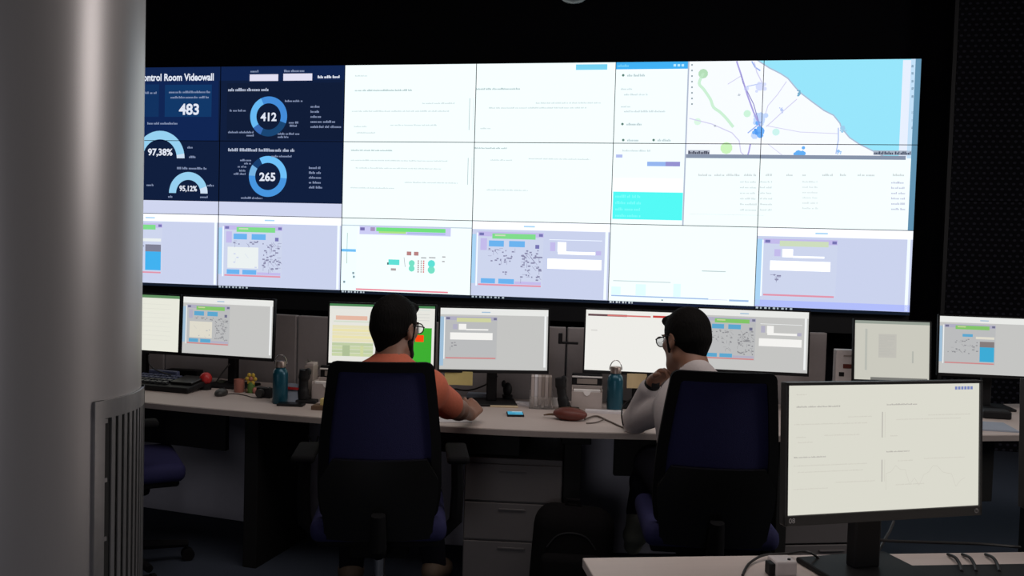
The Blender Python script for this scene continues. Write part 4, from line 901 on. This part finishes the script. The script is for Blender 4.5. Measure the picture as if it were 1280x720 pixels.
def handset(label, px, py, lean):
    t = thing('phone_handset', label, 'telephone', dz(px, py), .15); R_ = Matrix.Rotation(lean, 3, 'Y')
    pts = [R_ @ Vector(p) for p in ((0, 0, .018), (-.004, .0, .06), (-.006, 0, .11), (-.002, 0, .158))]
    B().tube(curve(pts, 6), [.027]*7+[.023]*6+[.028]*6, 12).make('grip', 'plastic', t, smooth=True)
    B().box(R_ @ Vector((.014, 0, .024)), (.030, .042, .036), .012, R_).make('mouthpiece', 'plastic', t, smooth=True); B().box(R_ @ Vector((.012, 0, .150)), (.028, .042, .036), .012, R_).make('earpiece', 'plastic', t, smooth=True)
    B().box((.02, .01, .008), (.10, .09, .016), .005).make('cradle', 'plastic', t); return t
handset('black handset upright in its cradle left of the chair of the man in orange', 379, 503, .06)
handset('black handset leaning in its cradle between the two men', 706, 513, -.14)
t = thing('paper_holder', 'tall taupe paper holder behind the upright handset at the left', 'paper holder', dz(386, 500), .1)
B().box((0, .03, .085), (.045, .08, .17), .003).make('body', 'taupe', t); B().box((.004, .03, .176), (.034, .07, .012), .001).make('papers', 'taupelight', t)
t = thing('potted_plant', 'small pale green plant poking out behind the taupe holder', 'plant', dz(391, 486))
B().lathe([(.026, 0), (.034, .07), (.036, .072), (.030, .070)], n=18).make('pot', 'taupe', t, smooth=True)
for k in range(16):
    a = k*2.4; l = .075+.03*((k*7) % 5)/5; tilt_ = .25+.45*((k*3) % 4)/4; d = Vector((math.cos(a)*math.sin(tilt_), math.sin(a)*math.sin(tilt_), math.cos(tilt_))); n_ = Vector((-math.sin(a), math.cos(a), 0)); z0_ = Vector((0, 0, .065)); mid = z0_+d*l*.55; tip = z0_+d*l*1.15-Vector((0, 0, .008))
    B().add([z0_, mid+n_*.009, tip, mid-n_*.009, mid+Vector((0, 0, .004))], [(0, 1, 4), (1, 2, 4), (2, 3, 4), (3, 0, 4)]).make('leaf', 'palegreen', t)
def organiser(label, px, py, yaw):
    t = thing('desk_organiser', label, 'organiser', dz(px, py), yaw, 'card organisers on the console')
    b = B()
    for x in (-.072, .072): b.box((x, .04, .05), (.004, .09, .10), .001)
    b.box((0, -.004, .045), (.148, .004, .09), .001); b.box((0, .084, .055), (.148, .004, .11), .001); b.box((0, .04, .003), (.148, .09, .006)); b.make('tray', 'taupelight', t)
    B().box((0, .02, .093), (.130, .028, .012), .002).make('cards', 'card', t)
    B().add([(-.022, -.0065, .098), (.022, -.0065, .098), (.012, -.0085, .078), (0, -.009, .070), (-.012, -.0085, .078)], [(0, 1, 2, 3, 4)]).make('folded_flap', 'card', t)
    B().box((0, .12, .095), (.150, .02, .14), .006).make('stand', 'plastic', t)
    B().box((0, .107, .148), (.150, .008, .008), .002).make('light_rim', 'card', t); B().box((0, .109, .126), (.100, .004, .026), .001).make('display', 'taupe', t)
    return t
organiser('taupe card organiser half hidden by the chair of the man in orange', 408, 503, .05)
organiser('taupe card organiser with white cards left of the right teal bottle', 733, 513, .12)
t = thing('trinket_box', 'brown box with a yellow pad beside the chair of the man in orange', 'box', dz(402, 513), .05); B().box((0, .03, .010), (.10, .07, .020), .002).make('box', 'brown', t); B().box((.012, .045, .034), (.06, .04, .03), .002).make('pad', 'note', t)
def note(label, px0, py0, px1, py1, d, m):
    a, c = at_d(px0, py0, d), at_d(px1, py1, d); w_ = math.hypot(c[0]-a[0], c[1]-a[1]); h_ = a[2]-c[2]; yaw = math.atan2(c[1]-a[1], c[0]-a[0])
    t = B(); n = 6
    vs = [(w_*(i/n-.5), y_+.006*math.sin(i/n*3), -h_*j+(.0 if j == 0 else 0)+(-.008 if j else 0)*0) for y_ in (0, .0025) for j in (0, 1) for i in range(n+1)]
    k = n+1; fs = []
    for i in range(n): fs += [(i, i+1, k+i+1, k+i), (2*k+i, 3*k+i, 3*k+i+1, 2*k+i+1), (i, 2*k+i, 2*k+i+1, i+1), (k+i, k+i+1, 3*k+i+1, 3*k+i)]
    fs += [(0, k, 3*k, 2*k), (n, 2*k+n, 3*k+n, k+n)]
    o = t.add(vs, fs).make('sticky_note', m); o.location = ((a[0]+c[0])/2, (a[1]+c[1])/2, a[2]); o.rotation_euler = (0, 0, yaw); tag(o, label, 'note', 'sticky notes under the monitors'); return o
note('yellow sticky note hanging under the monitor right of the man in orange', 556, 464, 590.5, 482, 4.42, 'note')
note('tan sticky note hanging under the monitor left of the man in white', 784, 467, 808, 486, 4.44, 'tannote')
t = thing('cactus_figurine', 'small dark potted cactus right of the monitor stand beside the man in orange', 'plant', dz(634, 501)); B().lathe([(.022, 0), (.028, .03), (.024, .03)], n=16).make('pot', 'plastic', t, smooth=True)
B().ball((0, 0, .058), (.024, .024, .036)).make('stem', 'plastic', t, smooth=True); B().ball((-.020, 0, .085), (.012, .012, .020)).make('arm', 'plastic', t, smooth=True)
t = thing('brochure_holder', 'tall clear holder full of pale brochures between the two men', 'brochure holder', dz(676, 511), .15)
for i in range(6): B().box((-.042+.0168*i, .03+.004*(i % 2), .082+.003*(i % 3)), (.0155, .075, .150-.006*(i % 3)), .001).make('brochure', ('taupelight', 'paper', 'taupelight', 'taupe', 'taupelight', 'taupe')[i], t)
b = B(); b.box((0, .03, .003), (.112, .09, .006))
for x in (-.055, .055): b.box((x, .03, .045), (.003, .09, .085))
b.box((0, -.014, .03), (.112, .003, .06)); b.make('tray', 'acrylic', t)
for i, (x, y, s, a, lb) in enumerate(((655, 506, (.10, .07, .012), -.3, 'white stack of papers leaning left of the tall brochure holder'), (560, 524, (.21, .16, .003), .3, 'white sheet of paper under the arm of the man in orange'), (600, 497, (.13, .07, .022), .1, 'pale blue paper pad under the monitor right of the man in orange'), (755, 516, (.18, .05, .012), .1, 'white paper pad in front of the right teal bottle'), (832, 532, (.10, .14, .003), .2, 'white sheet of paper at the elbow of the man in white'))):
    o = B().box((0, 0, s[2]/2), s, .0008).make('paper', 'bluepaper' if i == 2 else 'paper'); o.location = dz(x, y); o.rotation_euler = (0, 0, a); tag(o, lb, 'paper')
o = B().box((0, 0, .004), (.135, .026, .008), .002).make('ruler', 'wood'); o.location = dz(630, 509); o.rotation_euler = (0, 0, .17); tag(o, 'pale wooden ruler behind the bright blue smartphone', 'ruler')
t = thing('smartphone', 'smartphone with a bright blue screen beside the hand of the man in orange', 'phone', dz(644, 519), .25); B().box((0, 0, .005), (.078, .088, .010), .003).make('body', 'plastic', t)
gp = G(0, 0, .070, .080); gp.rect(0, 0, 1, 1, rgb(78, 160, 192), 0); gp.rect(.3, 0, 1, .22, rgb(150, 196, 214), 1); gp.rect(.08, .5, .5, .8, rgb(58, 140, 176), 1); gfx_mesh('screen', gp.p, t, lambda x, y, L: (x-.035, .040-y, .0103+.0002*L))
o = B().box((0, 0, .022), (.032, .004, .044), .001).make('card', 'card'); o.location = dz(694, 508); tag(o, 'small white card standing left of the leaning handset', 'card')
t = thing('leather_pouch', 'dark red leather pouch lying on the desk between the two men', 'pouch', dz(711, 526), -.12); B().ball((0, .02, .028), (.080, .046, .030), 24, 12).make('body', 'darkred', t, smooth=True); B().tube([(-.075, .02, .02), (-.10, .02, .018), (-.125, .025, .012)], [.006, .005, .003], 8).make('strap', 'brown', t, smooth=True); B().tube([(-.07, .02, .043), (-.04, .02, .055), (0, .02, .059), (.04, .02, .055), (.07, .02, .043)], .002, 6).make('zip', 'brown', t)
cord('brown cable running from the dark red pouch towards the man in white', [dz(731, 524, .008), dz(745, 520, .006), dz(760, 526, .004), dz(778, 534, .004), dz(792, 538, .004)], .004, 'browncable')
cord('thin brown cable crossing the longer one beside the red pouch', [dz(733, 529, .005), dz(745, 528, .004), dz(756, 524, .011)], .003, 'browncable')
cord('black headset cord hanging along the sleeve of the man in white', [at_d(790, 498, 3.80), at_d(780, 506, 3.80), at_d(777, 518, 3.80), at_d(779, 532, 3.80)], .003)
cord('black cable looping under the console near the chair of the man in orange', [at_d(385, 543, 4.3), at_d(390, 554, 4.3), at_d(394, 556, 4.3), at_d(398, 545, 4.3)], .004)
for i, (pts, lb) in enumerate((([(287, 455), (278, 466), (270, 478)], 'black power cable dropping behind the leftmost full monitor'), ([(186, 444), (187, 455), (196, 463), (214, 469)], 'black cable curving down beside the column'), ([(622, 470), (605, 482), (585, 488), (568, 486)], 'black cable sagging below the yellow sticky note'))):
    cord(lb, [at_d(x, y, 4.72 if i < 2 else 4.6) for x, y in pts], .004)
# drawer units, backpack, small cabinet beside the partition
def pedestal(label, x, d, wid, zt, n):
    p, a = at_front(x, d); t = thing('drawer_unit', label, 'drawer unit', (p.x, p.y, 0), a, 'grey drawer units under the console'); B().box((0, .245, zt/2+.02), (wid, .47, zt-.04), .004).make('body', 'drawer', t)
    hh = (zt-.07)/n
    for i in range(n):
        f_ = B().box((0, .003, .05+hh*(i+.5)), (wid-.008, .016, hh-.008), .003).make('drawer', 'drawer', t); B().box((0, -.008, .05+hh*(i+1)-.03), (.12, .006, .008), .002).make('handle', 'drawer', f_)
    for sx in (-1, 1):
        for sy in (.05, .46): B().lathe([(.018, 0), (.018, .04)], (sx*(wid/2-.05), sy, 0), 12).make('castor', 'plastic', t)
    return t
pedestal('grey drawer unit between the two men under the console', 3.585, .10, .43, .585, 3)
pedestal('grey drawer unit seen under the foreground monitor', 4.98, .10, .46, .60, 3)
a = at_z(712, 760, 0); t = thing('backpack', 'black backpack standing on the floor between the two chairs', 'backpack', (a[0], a[1], 0), .1)
B().box((0, .02, .215), (.34, .20, .43), .085, Matrix.Rotation(.06, 3, 'Y'), seg=6).make('main_bag', 'canvas', t, smooth=True)
B().box((0, -.095, .15), (.25, .07, .22), .03, seg=4).make('front_pocket', 'canvas', t, smooth=True)
B().tube([(-.03, .02, .425), (-.025, .02, .455), (.025, .02, .455), (.03, .02, .425)], .008, 8).make('handle', 'canvas', t, smooth=True)
B().tube(curve([(-.10, -.080, .28), (-.06, -.080, .33), (0, -.080, .345), (.06, -.080, .33), (.10, -.080, .28)], 5), .004, 6).make('zip', 'plastic', t, smooth=True)
a = at_d(1057, 472, 4.75); t = thing('alarm_box', 'small white box with a red display beside the grey partition', 'box', (a[0], a[1], DZ), .1)
hgt = a[2]+.145-DZ; B().box((0, .03, hgt/2), (.105, .06, hgt), .004).make('case', 'whiteplastic', t); B().box((.012, -.001, hgt-.085), (.055, .004, .022), .001).make('display', 'darkred', t); B().box((-.022, -.001, hgt-.128), (.026, .004, .022), .001).make('button', 'plastic', t); B().box((.01, -.001, hgt-.03), (.05, .003, .006)).make('vent', 'taupe', t)
o = B().box((0, 0, .02), (.13, .10, .04), .008).make('hub', 'plastic'); a = dz(1243, 522); o.location = (a[0], a[1], DZ); tag(o, 'low black box on the far desk right of the foreground monitor', 'box')
o = B().box((0, 0, .004), (.18, .22, .008), .001).make('folder', 'bluepaper'); a = dz(1238, 534); o.location = (a[0], a[1], DZ); tag(o, 'blue grey folder on the far desk right of the foreground monitor', 'folder')
# dome camera hanging above the video wall
a = at_d(717, -8, 6.6); t = thing('ceiling_camera', 'dark dome camera hanging from the ceiling above the displays', 'camera', (a[0], a[1], a[2]))
B().lathe([(.17, .05), (.19, .10), (.17, .16), (.05, .18), (.025, .18), (.025, 4.0-a[2])], n=32).make('housing', 'plastic', t, smooth=True)
B().lathe([(.001, -.07), (.07, -.055), (.12, -.015), (.15, .05)], n=32).make('dome', 'shell', t, smooth=True)
SC.cycles.use_denoising = True
